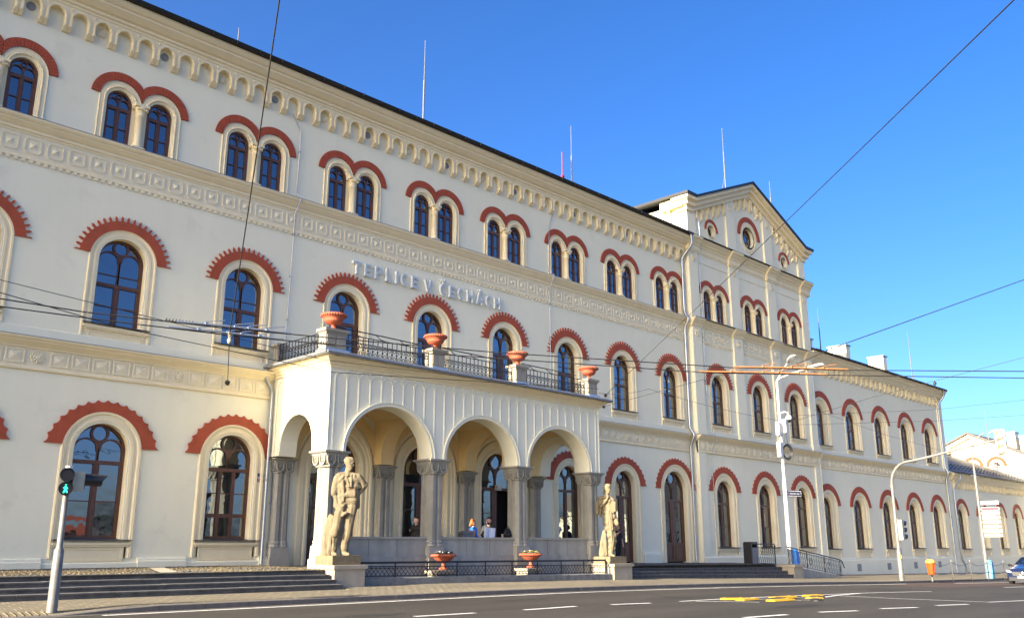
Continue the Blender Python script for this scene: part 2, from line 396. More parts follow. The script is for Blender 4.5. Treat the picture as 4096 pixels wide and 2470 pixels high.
def window(parent, x, y, hw, zb, zs, tz, style, name='window', gl=('glass_pane', 'glass_pane', 'glass_pane', 'glass_mixed')):
    key = (hw, round(zb, 3), zs, tz, style)
    if key not in WINC:
        f, P = win_parts(*key); panes = []
        for p in P:
            cx = sum(q[0] for q in p)/len(p); cz = sum(q[1] for q in p)/len(p)
            big = len(p) > 15 and abs(p[0][0]) > hw*.5
            panes.append(({g_: MB().xz([(q[0]-cx, q[1]-cz) for q in p], -.004, .004).mesh('pane', g_) for g_ in ('glass_pane', 'glass_mixed', 'glass_curtain')}, cx, cz, .034 if big else .022))
        WINC[key] = (f.mesh('window_frame', 'brown_wood'), panes)
    fm, panes = WINC[key]
    o = empty(name, (x, y, zb), parent)
    put('frame', fm, o, (x, y, 0))
    gsel = random.choice(gl)
    for me, cx, cz, dy in panes:
        p = put('pane', me[gsel], o, (x+cx, y+dy, cz)); p.rotation_euler = (radians(random.gauss(0, .35)), 0, radians(random.gauss(0, .35)))
    return o
# ================================================================ red hoods
def hood_plain(hw_in, zc_in, r_out, zc_out, zbase, teeth=0, tl=0, kind='saw', depth=.06):
    r_in = hw_in
    a_in = math.asin(max(-1, min(1, (zbase-zc_in)/r_in))); a_out = math.asin((zbase-zc_out)/r_out)
    out = []
    if teeth == 0: out = arc(0, zc_out, r_out, a_out, pi-a_out, 30)
    else:
        d = (pi-2*a_out)/(teeth-1)
        for i in range(teeth):
            a = a_out+d*i
            if kind == 'saw':
                out.append((cos(a)*(r_out+tl), zc_out+sin(a)*(r_out+tl)))
                if i < teeth-1:
                    for q, e in ((.28, .012), (.5, 0), (.72, .012)): out.append((cos(a+d*q)*(r_out+e), zc_out+sin(a+d*q)*(r_out+e)))
            else:
                hwid = .034
                for (t, rr) in ((-1, 0), (-.75, .45), (-1.15, .55), (0, 1.0), (1.15, .55), (.75, .45), (1, 0)):
                    if (i == 0 and t < 0) or (i == teeth-1 and t > 0): continue
                    R_ = r_out+tl*rr; out.append((cos(a)*R_-sin(a)*t*hwid, zc_out+sin(a)*R_+cos(a)*t*hwid))
    inn = arc(0, zc_in, r_in, pi-a_in, a_in, 24)
    return MB().xz(out+inn, -depth, 0)
def wedge(r0, r1, a0, a1, cx, cz, y0, y1, g=.006):
    m_ = MB(); q = [(r0, a0+g/r0), (r1(a0) if callable(r1) else r1, a0+g/2), (r1(a1) if callable(r1) else r1, a1-g/2), (r0, a1-g/r0)]
    return m_.xz([(cx+r*cos(a), cz+r*sin(a)) for r, a in q], y0, y1)
PAIR_C, PAIR_Z = .67, 13.06
def pair_wedges():
    L = []; n = 22
    for s in (-1, 1):
        a0, a1 = radians(14), radians(176)
        for i in range(n):
            b0 = a0+(a1-a0)*i/n; b1 = a0+(a1-a0)*(i+1)/n
            lim = lambda a: min(.94, .664/cos(a)) if a < pi/2 else .94
            if s > 0: L.append((pi-b1, pi-b0, s, lambda a: min(.94, .664/cos(pi-a)) if a > pi/2 else .94))
            else: L.append((b0, b1, s, lim))
    return L
def pair_hood(parent, x, y, single):
    h = empty('brick_hood', (x, y, 13), parent)
    def bed():
        m_ = MB()
        for s in (-1, 1):
            o = [(s*.002, 13.20), (s*.002, 13.70)] if 0 else []
            pts = []
            for i in range(25):
                a = radians(14)+radians(162)*i/24; R_ = min(.935, .668/cos(a)) if a < pi/2 else .935; pts.append((-s*0+PAIR_C*-1+R_*cos(a), PAIR_Z+R_*sin(a)))
            for i in range(25):
                a = radians(176)-radians(162)*i/24; pts.append((-PAIR_C+.672*cos(a), PAIR_Z+.672*sin(a)))
            if s > 0: pts = [(-p[0], p[1]) for p in pts]
            m_.xz(pts, -.036, 0)
        return m_
    put('mortar_bed', shared('mortar_bed', bed, 'red_mortar'), h, (x, y, 0))
    W_ = pair_wedges()
    if single:
        for i, (a0, a1, s, lim) in enumerate(W_):
            put('brick', shared(('brick', i), lambda: wedge(.67, lim, a0, a1, s*PAIR_C, PAIR_Z, -.055, -.02), 'red_brick'), h, (x, y, 0))
    else:
        def allb():
            m_ = MB()
            for a0, a1, s, lim in W_:
                q = wedge(.67, lim, a0, a1, s*PAIR_C, PAIR_Z, -.055, -.02); m_.add(q.v, q.f)
            return m_
        tag(put('brick_course', shared('brick_course', allb, 'red_brick'), h, (x, y, 0)), kind='stuff')
# ================================================================ ornaments
def rosette(R=.19, dep=.05):
    m_ = MB(); m_.lathe([(R, 0), (R, dep*.5), (R*.93, dep*.75), (R*.86, dep*.4), (R*.5, dep*.5), (R*.3, dep*1.1), (R*.12, dep*1.2), (.001, dep*.9)], 24, axis='y',
                        lobes=lambda a, h: 1+.06*cos(8*a))
    for k in range(8):
        a = 2*pi*k/8; m_.lathe([(R*.17, dep*.4), (R*.14, dep*.95), (.001, dep*1.05)], 6, c=(R*.62*cos(a), 0, R*.62*sin(a)), axis='y')
    return m_
def diamond_panel():
    m_ = MB(); w_, h_ = .235, .185
    m_.stroke([(-w_, -h_), (w_, -h_), (w_, h_), (-w_, h_)], .045, -.03, .01, True)
    a, b = w_-.02, h_-.02
    return m_.add([(-a, .0, -b), (a, .0, -b), (a, .0, b), (-a, .0, b), (0, -.06, .0)], [(0, 1, 4), (1, 2, 4), (2, 3, 4), (3, 0, 4)])
def quatrefoil_panel():
    m_ = MB(); s = .235
    ol = []
    for k in range(4):
        c = pi/4+k*pi/2; ol += [(.125*cos(c)*1.38+.125*cos(c+t), .125*sin(c)*1.38+.125*sin(c+t)) for t in (-1.25, -.75, -.25, .25, .75, 1.25)]
    m_.stroke([(p[0]*.9, p[1]*.9) for p in ol], .026, -.02, .0, True)
    m_.stroke([(-s, -s*.72), (-s*.72, -s), (s*.72, -s), (s, -s*.72), (s, s*.72), (s*.72, s), (-s*.72, s), (-s, s*.72)], .024, -.018, .0, True)
    a = .10
    return m_.add([(-a, 0, -a), (a, 0, -a), (a, 0, a), (-a, 0, a), (0, -.05, 0)], [(0, 1, 4), (1, 2, 4), (2, 3, 4), (3, 0, 4)])
def corbel_arch(p, zb, zt, hw, dep, zsp):
    """one bay of the arched corbel table, local x centre"""
    m_ = MB(); h = p/2
    o = [(-h, zt), (-h, zb+.10), (-hw-.02, zb+.10)]+[(-hw, zb+.12)]+arc(0, zsp, hw, pi, 0, 12)+[(hw, zb+.12), (hw+.02, zb+.10), (h, zb+.10), (h, zt)]
    m_.xz(o[::-1], -dep, 0)
    m_.stroke([(-hw-.035, zb+.12)]+arc(0, zsp, hw+.035, pi, 0, 12)+[(hw+.035, zb+.12)], .05, -dep-.035, -dep)
    for s in (-1, 1):
        x0, x1 = sorted((s*(hw-.005), s*(h-.004)))
        m_.add([(x0, -dep, zb+.11), (x1, -dep, zb+.11), (x1, 0, zb+.11), (x0, 0, zb+.11), (x0, -dep*.35, zb-.02), (x1, -dep*.35, zb-.02), (x1, 0, zb-.02), (x0, 0, zb-.02)],
               [(0, 1, 5, 4), (1, 2, 6, 5), (3, 0, 4, 7), (4, 5, 6, 7)])
    m_.add([(-h+.03, -dep-.02, zt-.05), (-h+.10, -dep-.02, zt-.05), (-h+.03, -dep-.02, zt-.15), (-h+.065, -dep-.05, zt-.08)], [(0, 1, 3), (1, 2, 3), (2, 0, 3)])
    return m_
def paired_column():
    m_ = MB(); n = 8
    m_.box(-.20, .20, -.17, .17, 11.50, 11.62)
    m_.lathe([(.175, 11.62), (.185, 11.66), (.15, 11.70), (.155, 11.73), (.128, 11.77), (.122, 12.70), (.145, 12.72), (.145, 12.76), (.128, 12.78), (.15, 12.86), (.19, 12.98), (.20, 13.02)], 10)
    m_.box(-.225, .225, -.19, .17, 13.02, 13.10)
    for s in (-1, 1): m_.stroke(arc(s*.085, 12.96, .06, pi, 2*pi, 6), .025, -.20, -.12)
    return m_
def voussoir_pts(hw, zb, zs, n=20, cx=0.0): return [(cx-hw, zb)]+arc(cx, zs, hw, pi, 0, n)+[(cx+hw, zb)]
def pair_hole(x):
    c = PAIR_C; hw = .415; zs = 13.0
    return [(x-c-hw, 11.5)]+arc(x-c, zs, hw, pi, 0, 12)+[(x-c+hw, 12.95), (x+c-hw, 12.95)]+arc(x+c, zs, hw, pi, 0, 12)+[(x+c+hw, 11.5)]
def pair_surround():
    m_ = MB(); c = PAIR_C; hw = .415; zs = 13.0
    prof = [(-.004, .16), (-.004, .02), (.03, -.008), (.05, -.02), (.12, -.02), (.14, -.035), (.21, -.035), (.245, -.05), (.253, 0)]
    for s in (-1, 1):
        m_.arch_sweep(hw, 0, zs, prof, 16, s*c, legs=False)
        vs = []; x0 = s*(c+hw)
        for z in (11.5, zs): vs += [(x0+s*d, y, z) for d, y in prof]
        k = len(prof); m_.add(vs, [(i, i+1, k+i+1, k+i) for i in range(k-1)])
        # beaded rope moulding
        path = [(s*(c+hw+.095), -.03, 11.55+.0725*i) for i in range(20)]
        path += [(s*(c+(hw+.095)*cos(a)), -.03, zs+(hw+.095)*sin(a)) for a in [pi*i/20 for i in range(1, 20)]]
        m_.tube(path, [.040 if i % 2 else .028 for i in range(len(path))], 6)
    m_.box(-.255, .255, .10, .16, 11.5, 12.95)
    m_.box(-.255, .255, -.015, .16, 12.955, 13.05)
    return m_
def pair(parent, x, y, single):
    put('window_surround', shared('pair_surround', pair_surround, 'trim_cream'), parent, (x, y, 0))
    put('column', shared('paired_column', paired_column, 'trim_cream'), parent, (x, y+.02, 0))
    for s in (-1, 1): window(parent, x+s*PAIR_C, y+.13, .415, 11.5, 13.0, 12.80, 'slim')
    pair_hood(parent, x, y, single)
SUR_G = [(-.004, .33), (-.004, .06), (.03, .02), (.05, -.02), (.13, -.03), (.15, -.012), (.24, -.012), (.27, -.05), (.34, -.06), (.375, -.03), (.38, 0)]
SUR_F = [(-.004, .33), (-.004, .06), (.03, .02), (.05, -.015), (.12, -.022), (.14, -.010), (.21, -.010), (.24, -.04), (.29, -.045), (.312, -.02), (.315, 0)]
def sill(hw, z, zbot, hw2):
    m_ = MB(); m_.box(-hw, hw, -.13, .26, z-.06, z+.0); return m_
def sill_flash(hw, z): return MB().add([(-hw-.01, -.15, z-.012), (hw+.01, -.15, z-.012), (hw+.01, .28, z+.05), (-hw-.01, .28, z+.05), (-hw-.01, -.15, z+.006), (hw+.01, -.15, z+.006), (hw+.01, .28, z+.07), (-hw-.01, .28, z+.07)],
                                        [(0, 3, 2, 1), (4, 5, 6, 7), (0, 1, 5, 4), (1, 2, 6, 5), (2, 3, 7, 6), (3, 0, 4, 7)])
def apron(hw, z, zbot):
    m_ = MB(); m_.box(-hw, hw, -.10, .2, z-.12, z-.055); m_.box(-hw+.05, hw-.05, -.07, .2, z-.17, z-.115)
    m_.box(-hw+.1, hw-.1, -.012, .2, zbot, z-.165)
    m_.stroke([(-hw+.2, zbot+.06), (hw-.2, zbot+.06), (hw-.2, z-.23), (-hw+.2, z-.23)], .03, -.03, .0, True); return m_
def fw(parent, x, y, zsill=5.85, style='two', hood='spike', zleg=5.0):
    """first-floor window set"""
    hw, zs = .745, 7.77
    put('window_surround', shared(('surround_first', zleg), lambda: MB().arch_sweep(hw, zleg, zs, SUR_F, 22), 'trim_cream'), parent, (x, y, 0))
    if style == 'two':
        put('window_sill', shared('sill_first', lambda: sill_flash(1.0, 5.70), 'sill_zinc'), parent, (x, y, 0))
        put('apron', shared('apron_first', lambda: apron(1.0, 5.69, 5.0), 'trim_cream'), parent, (x, y, 0))
    window(parent, x, y+.30, hw, zsill-.06, zs, 7.02 if style == 'two' else 7.3, style)
    put('red_hood', shared('hood_first', lambda: hood_plain(1.06, 7.72, 1.365, 7.70, 7.87, 23, .165, 'spike'), 'red_paint'), parent, (x, y, 0))
def gw(parent, x, y, hw=.80, zb=-.56, zs=1.95, tz=1.62, style='two', zleg=-1.12, teeth=17, name='window', sillz=-.62, red=None):
    put('window_surround', shared(('surround_ground', hw, zleg), lambda: MB().arch_sweep(hw, zleg, zs, SUR_G, 22), 'trim_cream'), parent, (x, y, 0))
    if style in ('two', 'three'):
        put('window_sill', shared(('sill_ground', hw, sillz), lambda: sill_flash(hw+.32, sillz), 'sill_zinc'), parent, (x, y, 0))
        put('apron', shared(('apron_ground', hw, sillz), lambda: apron(hw+.30, sillz-.01, sillz-.62), 'trim_cream'), parent, (x, y, 0))
    window(parent, x, y+.30, hw, zb, zs, tz, style, name)
    r = red or (hw+.38, 1.90, 1.62, 1.74, 2.06)
    put('red_hood', shared(('hood_ground', hw), lambda: hood_plain(*r, teeth, .075, 'saw'), 'red_paint'), parent, (x, y, 0))
# ================================================================ main block
def band(parent, name, prof, x0, x1, m, y=0.0):
    return at0(name, MB().yz([(p[0]+y, p[1]) for p in prof], x0, x1), m, parent)
CORN1 = [(.05, 4.68), (-.06, 4.68), (-.06, 4.72), (-.09, 4.735), (-.11, 4.76), (-.22, 4.85), (-.22, 4.875), (-.27, 4.90), (-.30, 4.94), (-.30, 4.975), (.05, 5.0)]
STRIP1 = [(.05, 4.04), (-.03, 4.04), (-.065, 4.07), (-.065, 4.11), (-.03, 4.14), (-.02, 4.165), (-.02, 4.19), (.05, 4.19)]
CORN2 = [(.05, 11.02), (-.03, 11.02), (-.03, 11.07), (-.07, 11.10), (-.07, 11.18), (-.11, 11.21), (-.20, 11.32), (-.20, 11.35), (-.24, 11.38), (-.28, 11.44), (-.28, 11.50), (.05, 11.5)]
STRIP2 = [(.05, 10.24), (-.045, 10.24), (-.045, 10.30), (-.02, 10.33), (-.02, 10.36), (.05, 10.36)]
CORN3 = [(.05, 15.50), (-.20, 15.50), (-.22, 15.53), (-.22, 15.58), (-.28, 15.62), (-.28, 15.70), (-.36, 15.74), (-.52, 15.90), (-.52, 15.96), (-.58, 16.0), (-.66, 16.10), (-.66, 16.20), (.05, 16.2)]
MX0, MX1 = -1.7, 35.3
mb_ = empty('station_main_block', (16.8, 0, -1.5)); tag(mb_, 'long cream three-storey main block with red scalloped window hoods behind the portico', 'building')
AX = [S*i for i in range(9)]
DOORX = {3: 12.45, 4: 16.6, 5: 20.7}
holes = []
for i, x in enumerate(AX):
    if i in DOORX: holes.append(voussoir_pts(1.05, -1.5, 1.95, 20, DOORX[i]))
    elif i == 7: holes.append(voussoir_pts(.80, -1.75, 1.95, 20, x-.1))
    elif i == 8: holes.append(voussoir_pts(1.02, -1.75, 1.94, 20, x-.05))
    else: holes.append(voussoir_pts(.80, -.62, 1.95, 20, x))
    holes.append(voussoir_pts(.745, 5.2 if i in DOORX else 5.70, 7.77, 20, x))
    holes.append(pair_hole(x))
at0('wall', MB().xz([(MX0, -2.3), (MX1-.015, -2.3), (MX1-.015, 15.9), (MX0, 15.9)], 0, .45, holes), 'wall_cream', mb_)
at0('room_backing', MB().box(MX0+.1, MX1-.1, .9, 1.0, -2.2, 15.8), 'room_dark', mb_)
for i, x in enumerate(AX):
    pair(mb_, x, 0, i < 6)
    fw(mb_, x, 0, 5.27 if i in DOORX else 5.77, 'balcony' if i in DOORX else 'two')
    if i in DOORX:
        dx = DOORX[i]
        put('window_surround', shared('surround_portal', lambda: MB().arch_sweep(1.05, -1.5, 1.95, [(-.004, .33), (-.004, .04), (.04, -.01), (.09, -.05), (.16, -.05), (.18, -.02), (.26, -.02), (.30, -.07), (.40, -.07), (.42, -.10), (.50, -.10), (.53, 0)], 24), 'trim_cream'), mb_, (dx, 0, 0))
        window(mb_, dx, .30, 1.05, -1.42, 1.95, 1.52, 'open' if i == 5 else 'door', 'door')
    elif i == 7: gw(mb_, x-.1, 0, .80, -1.56, 1.95, 1.50, 'door', -1.6, 19, 'door')
    elif i == 8: gw(mb_, x-.05, 0, 1.02, -1.58, 1.94, 1.46, 'door', -1.6, 21, 'door', red=(1.40, 1.90, 1.76, 1.80, 2.03))
    else: gw(mb_, x, 0, style='three' if i == 2 else 'two')
# string courses and friezes
for a, b in ((MX0, 9.70), (23.2, MX1)):
    band(mb_, 'string_course', CORN1, a, b, 'trim_cream'); band(mb_, 'string_course', STRIP1, a, b, 'trim_cream')
    band(mb_, 'flashing', [(.02, 5.03), (-.315, 4.98), (-.315, 4.99), (.02, 5.045)], a, b, 'zinc_grey')
    band(mb_, 'base_course', [(.05, 5.03), (-.05, 5.03), (-.05, 5.27), (-.02, 5.30), (.05, 5.30)], a, b, 'wall_cream')
    band(mb_, 'frieze_ground', [(.05, 4.19), (-.012, 4.19), (-.012, 4.68), (.05, 4.68)], a, b, 'frieze_cream')
x = .01+.30*0
for i in range(-2, 60):
    xx = 2.1+.6*i
    if xx < -1.2 or xx > 35.0 or 9.4 < xx < 23.5: continue
    if i % 7 == 0: put('rosette', shared('rosette', rosette, 'frieze_cream'), mb_, (xx, -.012, 4.435))
    else: put('diamond_panel', shared('diamond_panel', diamond_panel, 'frieze_cream'), mb_, (xx, -.012, 4.435))
band(mb_, 'string_course', CORN2, MX0, MX1, 'trim_cream'); band(mb_, 'string_course', STRIP2, MX0, MX1, 'trim_cream')
band(mb_, 'flashing', [(.02, 11.54), (-.295, 11.50), (-.295, 11.512), (.02, 11.55)], MX0, MX1, 'zinc_grey')
band(mb_, 'frieze_upper', [(.05, 10.36), (-.012, 10.36), (-.012, 11.02), (.05, 11.02)], MX0, MX1, 'frieze_cream')
for i in range(58):
    xx = -.07+.632*i
    if xx < 35.1: put('quatrefoil_panel', shared('quatrefoil_panel', quatrefoil_panel, 'frieze_cream'), mb_, (xx, -.012, 10.695))
dm = MB(); k = 0
while -1.6+.21*k < 35.1: dm.box(-1.6+.21*k, -1.6+.21*k+.11, -.045, .02, 10.15, 10.24); k += 1
tag(at0('dentil_course', dm, 'frieze_cream', mb_), kind='stuff')
ca = shared('corbel_arch', lambda: corbel_arch(.70, 14.70, 15.5, .235, .19, 15.14), 'trim_cream')
for i in range(-2, 51):
    xx = S*0+.58+.70*i-.0
    if MX0+.3 < xx < MX1-.2:
        put('corbel_arch', ca, mb_, (xx, 0, 0))
        if i % 6 == 3: put('rosette', shared('rosette_small', lambda: rosette(.17, .05), 'frieze_cream'), mb_, (xx, 0, 15.10))
        if i % 6 == 0: put('vent_grille', shared('vent', lambda: MB().lathe([(.14, 0), (.14, .03), (.12, .03), (.12, .012), (.001, .012)], 16, axis='y'), 'grille_grey'), mb_, (xx, 0, 15.12))
band(mb_, 'main_cornice', CORN3, MX0, MX1, 'trim_cream')
def gutter(parent, x0, x1, y, z, r=.10, m='roof_dark'):
    g = MB(); prof = [(y-r+2*r*i/8, z-r*1.1*sin(pi*i/8)) for i in range(9)]
    g.yz(prof+[(y+r, z+.02), (y-r, z+.02)], x0, x1)
    k = x0+.5
    while k < x1: g.yz([(y-r-.012, z+.03), (y-r-.012, z-.09), (y, z-r*1.1-.012), (y+.02, z-r*1.1), (y+.02, z+.03)], k, k+.035); k += .9
    return at0('gutter', g, m, parent)
gutter(mb_, MX0, MX1-.05, -.76, 16.30, .10)
at0('roof', MB().yz([(-.74, 16.22), (-.70, 16.36), (9, 18.9), (9, 18.6), (-.5, 16.21)], MX0, MX1-.02), 'roof_dark', mb_)
at0('rear_wall', MB().box(MX0, MX1, 9, 9.3, -2.3, 18.6), 'wall_cream', mb_)
# base mouldings of the facade: plinth between the window bays
for a, b in ((MX0, 2.85-4.2+.0), (1.35, 2.85), (5.55, 7.05), (9.75-.2, 10.2), (23.4, 24.0), (26.4, 27.75), (30.5, 31.9)):
    if b > a: band(mb_, 'plinth', [(.05, -2.2), (-.14, -2.2), (-.14, -1.22), (-.11, -1.19), (-.11, -1.15), (-.06, -1.11), (.05, -1.11)], a, b, 'wall_cream')
for x in (0, 4.2, 8.4, 25.2): band(mb_, 'plinth', [(.05, -2.2), (-.10, -2.2), (-.10, -1.27), (-.07, -1.24), (.05, -1.24)], x-1.35, x+1.35, 'wall_cream')
# lightning conductor cables and downpipes on the facade
def cable(parent, pts, r=.018, m='galvanised', name='conductor_cable'):
    g = MB().tube(pts, r, 6)
    for p, q in zip(pts, pts[1:]):
        L_ = (Vector(q)-Vector(p)).length
        for t in range(int(L_/1.6)):
            c = Vector(p).lerp(Vector(q), (t+.5)*1.6/L_); g.box(c.x-.03, c.x+.03, c.y-.02, c.y+.05, c.z-.02, c.z+.02)
    return at0(name, g, m, parent)
cable(mb_, [(9.75, -.05, 14.8), (10.15, -.05, 14.2), (10.1, -.05, 11.75), (10.18, -.33, 11.5), (10.1, -.06, 10.95), (10.05, -.05, 5.6), (9.85, -.35, 5.0), (9.8, -.08, 4.6), (9.9, -.05, -1.2)])
cable(mb_, [(24.25, -.05, 14.9), (23.9, -.05, 14.0), (23.85, -.05, 11.75), (23.95, -.33, 11.5), (23.9, -.06, 10.95), (23.9, -.05, 5.6)])
def pipe(parent, pts, r=.06, m='galvanised'):
    g = MB(); P = [Vector(p) for p in pts]; path = [P[0]]
    for i in range(1, len(P)-1):
        a = (P[i]-P[i-1]).normalized(); b = (P[i+1]-P[i]).normalized(); d = min(.14, (P[i]-P[i-1]).length*.45, (P[i+1]-P[i]).length*.45)
        path += [P[i]-a*d, P[i]-a*d*.3+b*d*.3, P[i]+b*d]
    path.append(P[-1]); g.tube(path, r, 10)
    for p, q in zip(pts, pts[1:]):
        p, q = Vector(p), Vector(q); L_ = (q-p).length
        for t in range(int(L_/2.0)):
            c = p.lerp(q, (t+.5)*2.0/L_); g.lathe([(r+.012, c.z-.025), (r+.012, c.z+.025)], 10, (c.x, c.y, 0))
    return at0('downpipe', g, m, parent)
pipe(mb_, [(35.05, -.75, 16.25), (35.15, -.75, 15.7), (34.95, -.14, 14.9), (34.95, -.14, 11.75), (34.95, -.42, 11.35), (34.95, -.12, 10.9), (34.95, -.12, 5.3), (34.95, -.42, 4.95), (34.95, -.12, 4.4), (34.95, -.12, -1.5)], .075)
# hidden part of the station to the left of the picture: simple volumes that shade as the real one does
lp = empty('left_pavilion', (-8.7, 0, -1.5)); tag(lp, 'cream gabled pavilion at the far left end of the main block', 'building')
at0('wall', MB().xz([(-15.7, -2.3), (-1.7, -2.3), (-1.7, 18.4), (-8.7, 21.1), (-15.7, 18.4)], -.4, 9.0), 'wall_cream', lp)
at0('roof', MB().xz([(-16.3, 18.45), (-8.7, 21.4), (-1.1, 18.45), (-1.1, 18.6), (-8.7, 21.55), (-16.3, 18.6)], -.9, 9.2), 'roof_dark', lp)
lw_ = empty('left_wing', (-27, 0, -1.5)); tag(lw_, 'cream two-storey wing beyond the left pavilion', 'building')
at0('wall', MB().box(-39, -15.72, 0, 9, -2.3, 11.8), 'wall_cream', lw_)
at0('roof', MB().yz([(-.7, 11.75), (-.7, 11.9), (4.5, 13.6), (9.6, 11.9), (9.6, 11.8)], -39.2, -15.74), 'roof_dark', lw_)
# ================================================================ gabled pavilion
pv = empty('gabled_pavilion', (42.3, -.3, -1.8)); tag(pv, 'tall cream pavilion with a gable and round windows right of the main block', 'building')
PX0, PX1, PC = 35.3, 49.3, 42.3; PW = [37.83, 42.3, 46.77]; YP, YF = -.40, -.28
holes = []
for x in PW:
    holes += [voussoir_pts(.80, -.95, 1.85, 20, x), voussoir_pts(.745, 5.70, 7.77, 20, x), pair_hole(x)]
holes += [arc(PC, 17.85, .62, 0, 2*pi*(1-1/28), 27), arc(37.95, 17.2, .33, 0, 2*pi*(1-1/20), 19), arc(46.65, 17.2, .33, 0, 2*pi*(1-1/20), 19)]
at0('wall', MB().xz([(PX0+.02, -2.9), (PX1-.02, -2.9), (PX1-.02, 18.45), (PC, 21.1), (PX0+.02, 18.45)], YF, .4, holes), 'wall_cream', pv)
at0('room_backing', MB().box(PX0+.5, PX1-.5, .5, .6, -2.2, 18.2), 'room_dark', pv)
at0('side_wall', MB().yz([(-.394, -2.9), (9, -2.9), (9, 18.3), (-.394, 18.3)], PX0, PX0+.01), 'wall_cream', pv)
at0('side_wall', MB().yz([(-.395, -2.9), (9, -2.9), (9, 18.3), (-.394, 18.3)], PX1-.01, PX1), 'wall_cream', pv)
at0('rear_wall', MB().xz([(PX0, -2.9), (PX1, -2.9), (PX1, 18.45), (PC, 21.1), (PX0, 18.45)], 9.0, 9.3), 'wall_cream', pv)
for x0, x1 in ((PX0-.01, 36.15), (39.57, 40.57), (44.03, 45.03), (48.45, PX1+.01)):
    zt = 18.42+ (0 if x0 < 36 or x1 > 49 else 1.45)
    at0('pilaster', MB().box(x0, x1, YP, YF+.05, 5.0, zt), 'wall_cream', pv)
    at0('pilaster_base', MB().box(x0-.04, x1+.04, YP-.05, YF+.05, 5.0, 5.3), 'wall_cream', pv)
    xm = (x0+x1)/2
    for zz in (10.68, 15.05): put('rosette', shared('rosette_p', lambda: rosette(.22, .05), 'frieze_cream'), pv, (xm, YP, zz))
    put('rosette', CACHE['rosette_p'], pv, (xm, YP, 18.0 if x0 < 36 or x1 > 49 else 19.25))
    # capitals where the cornices break forward
    for nm, pr_, dy in (('cornice_break', CORN2, -.12), ('cornice_break', [(p[0], p[1]) for p in CORN3[:-1]]+[(.05, 16.2)], -.0)):
        if pr_ is CORN2: band(pv, nm, [(p[0]*1.0+YF+dy if p[0] < 0 else YF, p[1]) for p in pr_], x0-.1, x1+.1, 'trim_cream')
at0('pilaster', MB().box(PX0-.01, 36.0, YP+.03, YF+.05, -2.9, 4.05), 'wall_cream', pv); at0('pilaster', MB().box(48.6, PX1+.01, YP+.03, YF+.05, -2.9, 4.05), 'wall_cream', pv)
CORN3P = [(.02, 15.42), (-.05, 15.42), (-.05, 15.50), (-.09, 15.54), (-.09, 15.80), (-.14, 15.84), (-.14, 15.9), (-.26, 16.02), (-.26, 16.07), (-.34, 16.14), (-.40, 16.2), (-.40, 16.30), (.02, 16.3)]
band(pv, 'string_course', CORN3P, PX0-.03, PX1+.03, 'trim_cream', YF)
for x0, x1 in ((PX0-.08, 36.25), (39.47, 40.67), (43.93, 45.13), (48.35, PX1+.35)):
    band(pv, 'cornice_break', [((p[0]-.13) if p[0] < 0 else p[0], p[1]) for p in CORN3P], x0, x1, 'trim_cream', YF)
band(pv, 'flashing', [(.02, 16.42), (-.42, 16.31), (-.42, 16.325), (.02, 16.43)], PX0-.05, PX1+.3, 'roof_dark', YF-.12)
band(pv, 'string_course', CORN2, PX0, PX1, 'trim_cream', YF); band(pv, 'string_course', CORN1, PX0-.1, PX1+.15, 'trim_cream', YF-.06); band(pv, 'string_course', STRIP1, PX0, PX1+.03, 'trim_cream', YF-.03)
band(pv, 'flashing', [(.02, 11.54), (-.36, 11.505), (-.36, 11.517), (.02, 11.55)], PX0-.05, PX1+.1, 'zinc_grey', YF-.07)
band(pv, 'flashing', [(.02, 5.03), (-.315, 4.98), (-.315, 4.99), (.02, 5.045)], PX0-.1, PX1+.15, 'zinc_grey', YF-.07)
band(pv, 'base_course', [(.05, 5.03), (-.06, 5.03), (-.06, 5.27), (-.02, 5.30), (.05, 5.30)], PX0, PX1, 'wall_cream', YF)
band(pv, 'frieze_ground', [(.05, 4.19), (-.06, 4.19), (-.06, 4.68), (.05, 4.68)], PX0, PX1, 'frieze_cream', YF)
for i in range(22):
    xx = 35.85+.615*i
    put('rosette' if i % 7 == 0 else 'diamond_panel', CACHE['rosette'] if i % 7 == 0 else CACHE['diamond_panel'], pv, (xx, YF-.06, 4.435))
for x in PW:
    fw(pv, x, YF); pair(pv, x, YF, False)
    gw(pv, x, YF, .80, -.9, 1.85, 1.42, 'two', -1.3, 17, sillz=-.92, red=(1.18, 1.80, 1.62, 1.66, 1.93))
    band(pv, 'string_course', STRIP2, x-1.7, x+1.7, 'trim_cream', YF)
    for k in range(5): put('quatrefoil_panel', CACHE['quatrefoil_panel'], pv, (x+(k-2)*.635, YF-.012, 10.695))
    d_ = MB()
    for k in range(16): d_.box(x-1.68+.21*k, x-1.57+.21*k, YF-.045, YF+.02, 10.15, 10.24)
    tag(at0('dentil_course', d_, 'frieze_cream', pv), kind='stuff')
    at0('sunk_panel_edge', MB().box(x-1.70, x+1.70, YF-.03, YF+.01, 14.95, 15.42), 'wall_cream', pv)
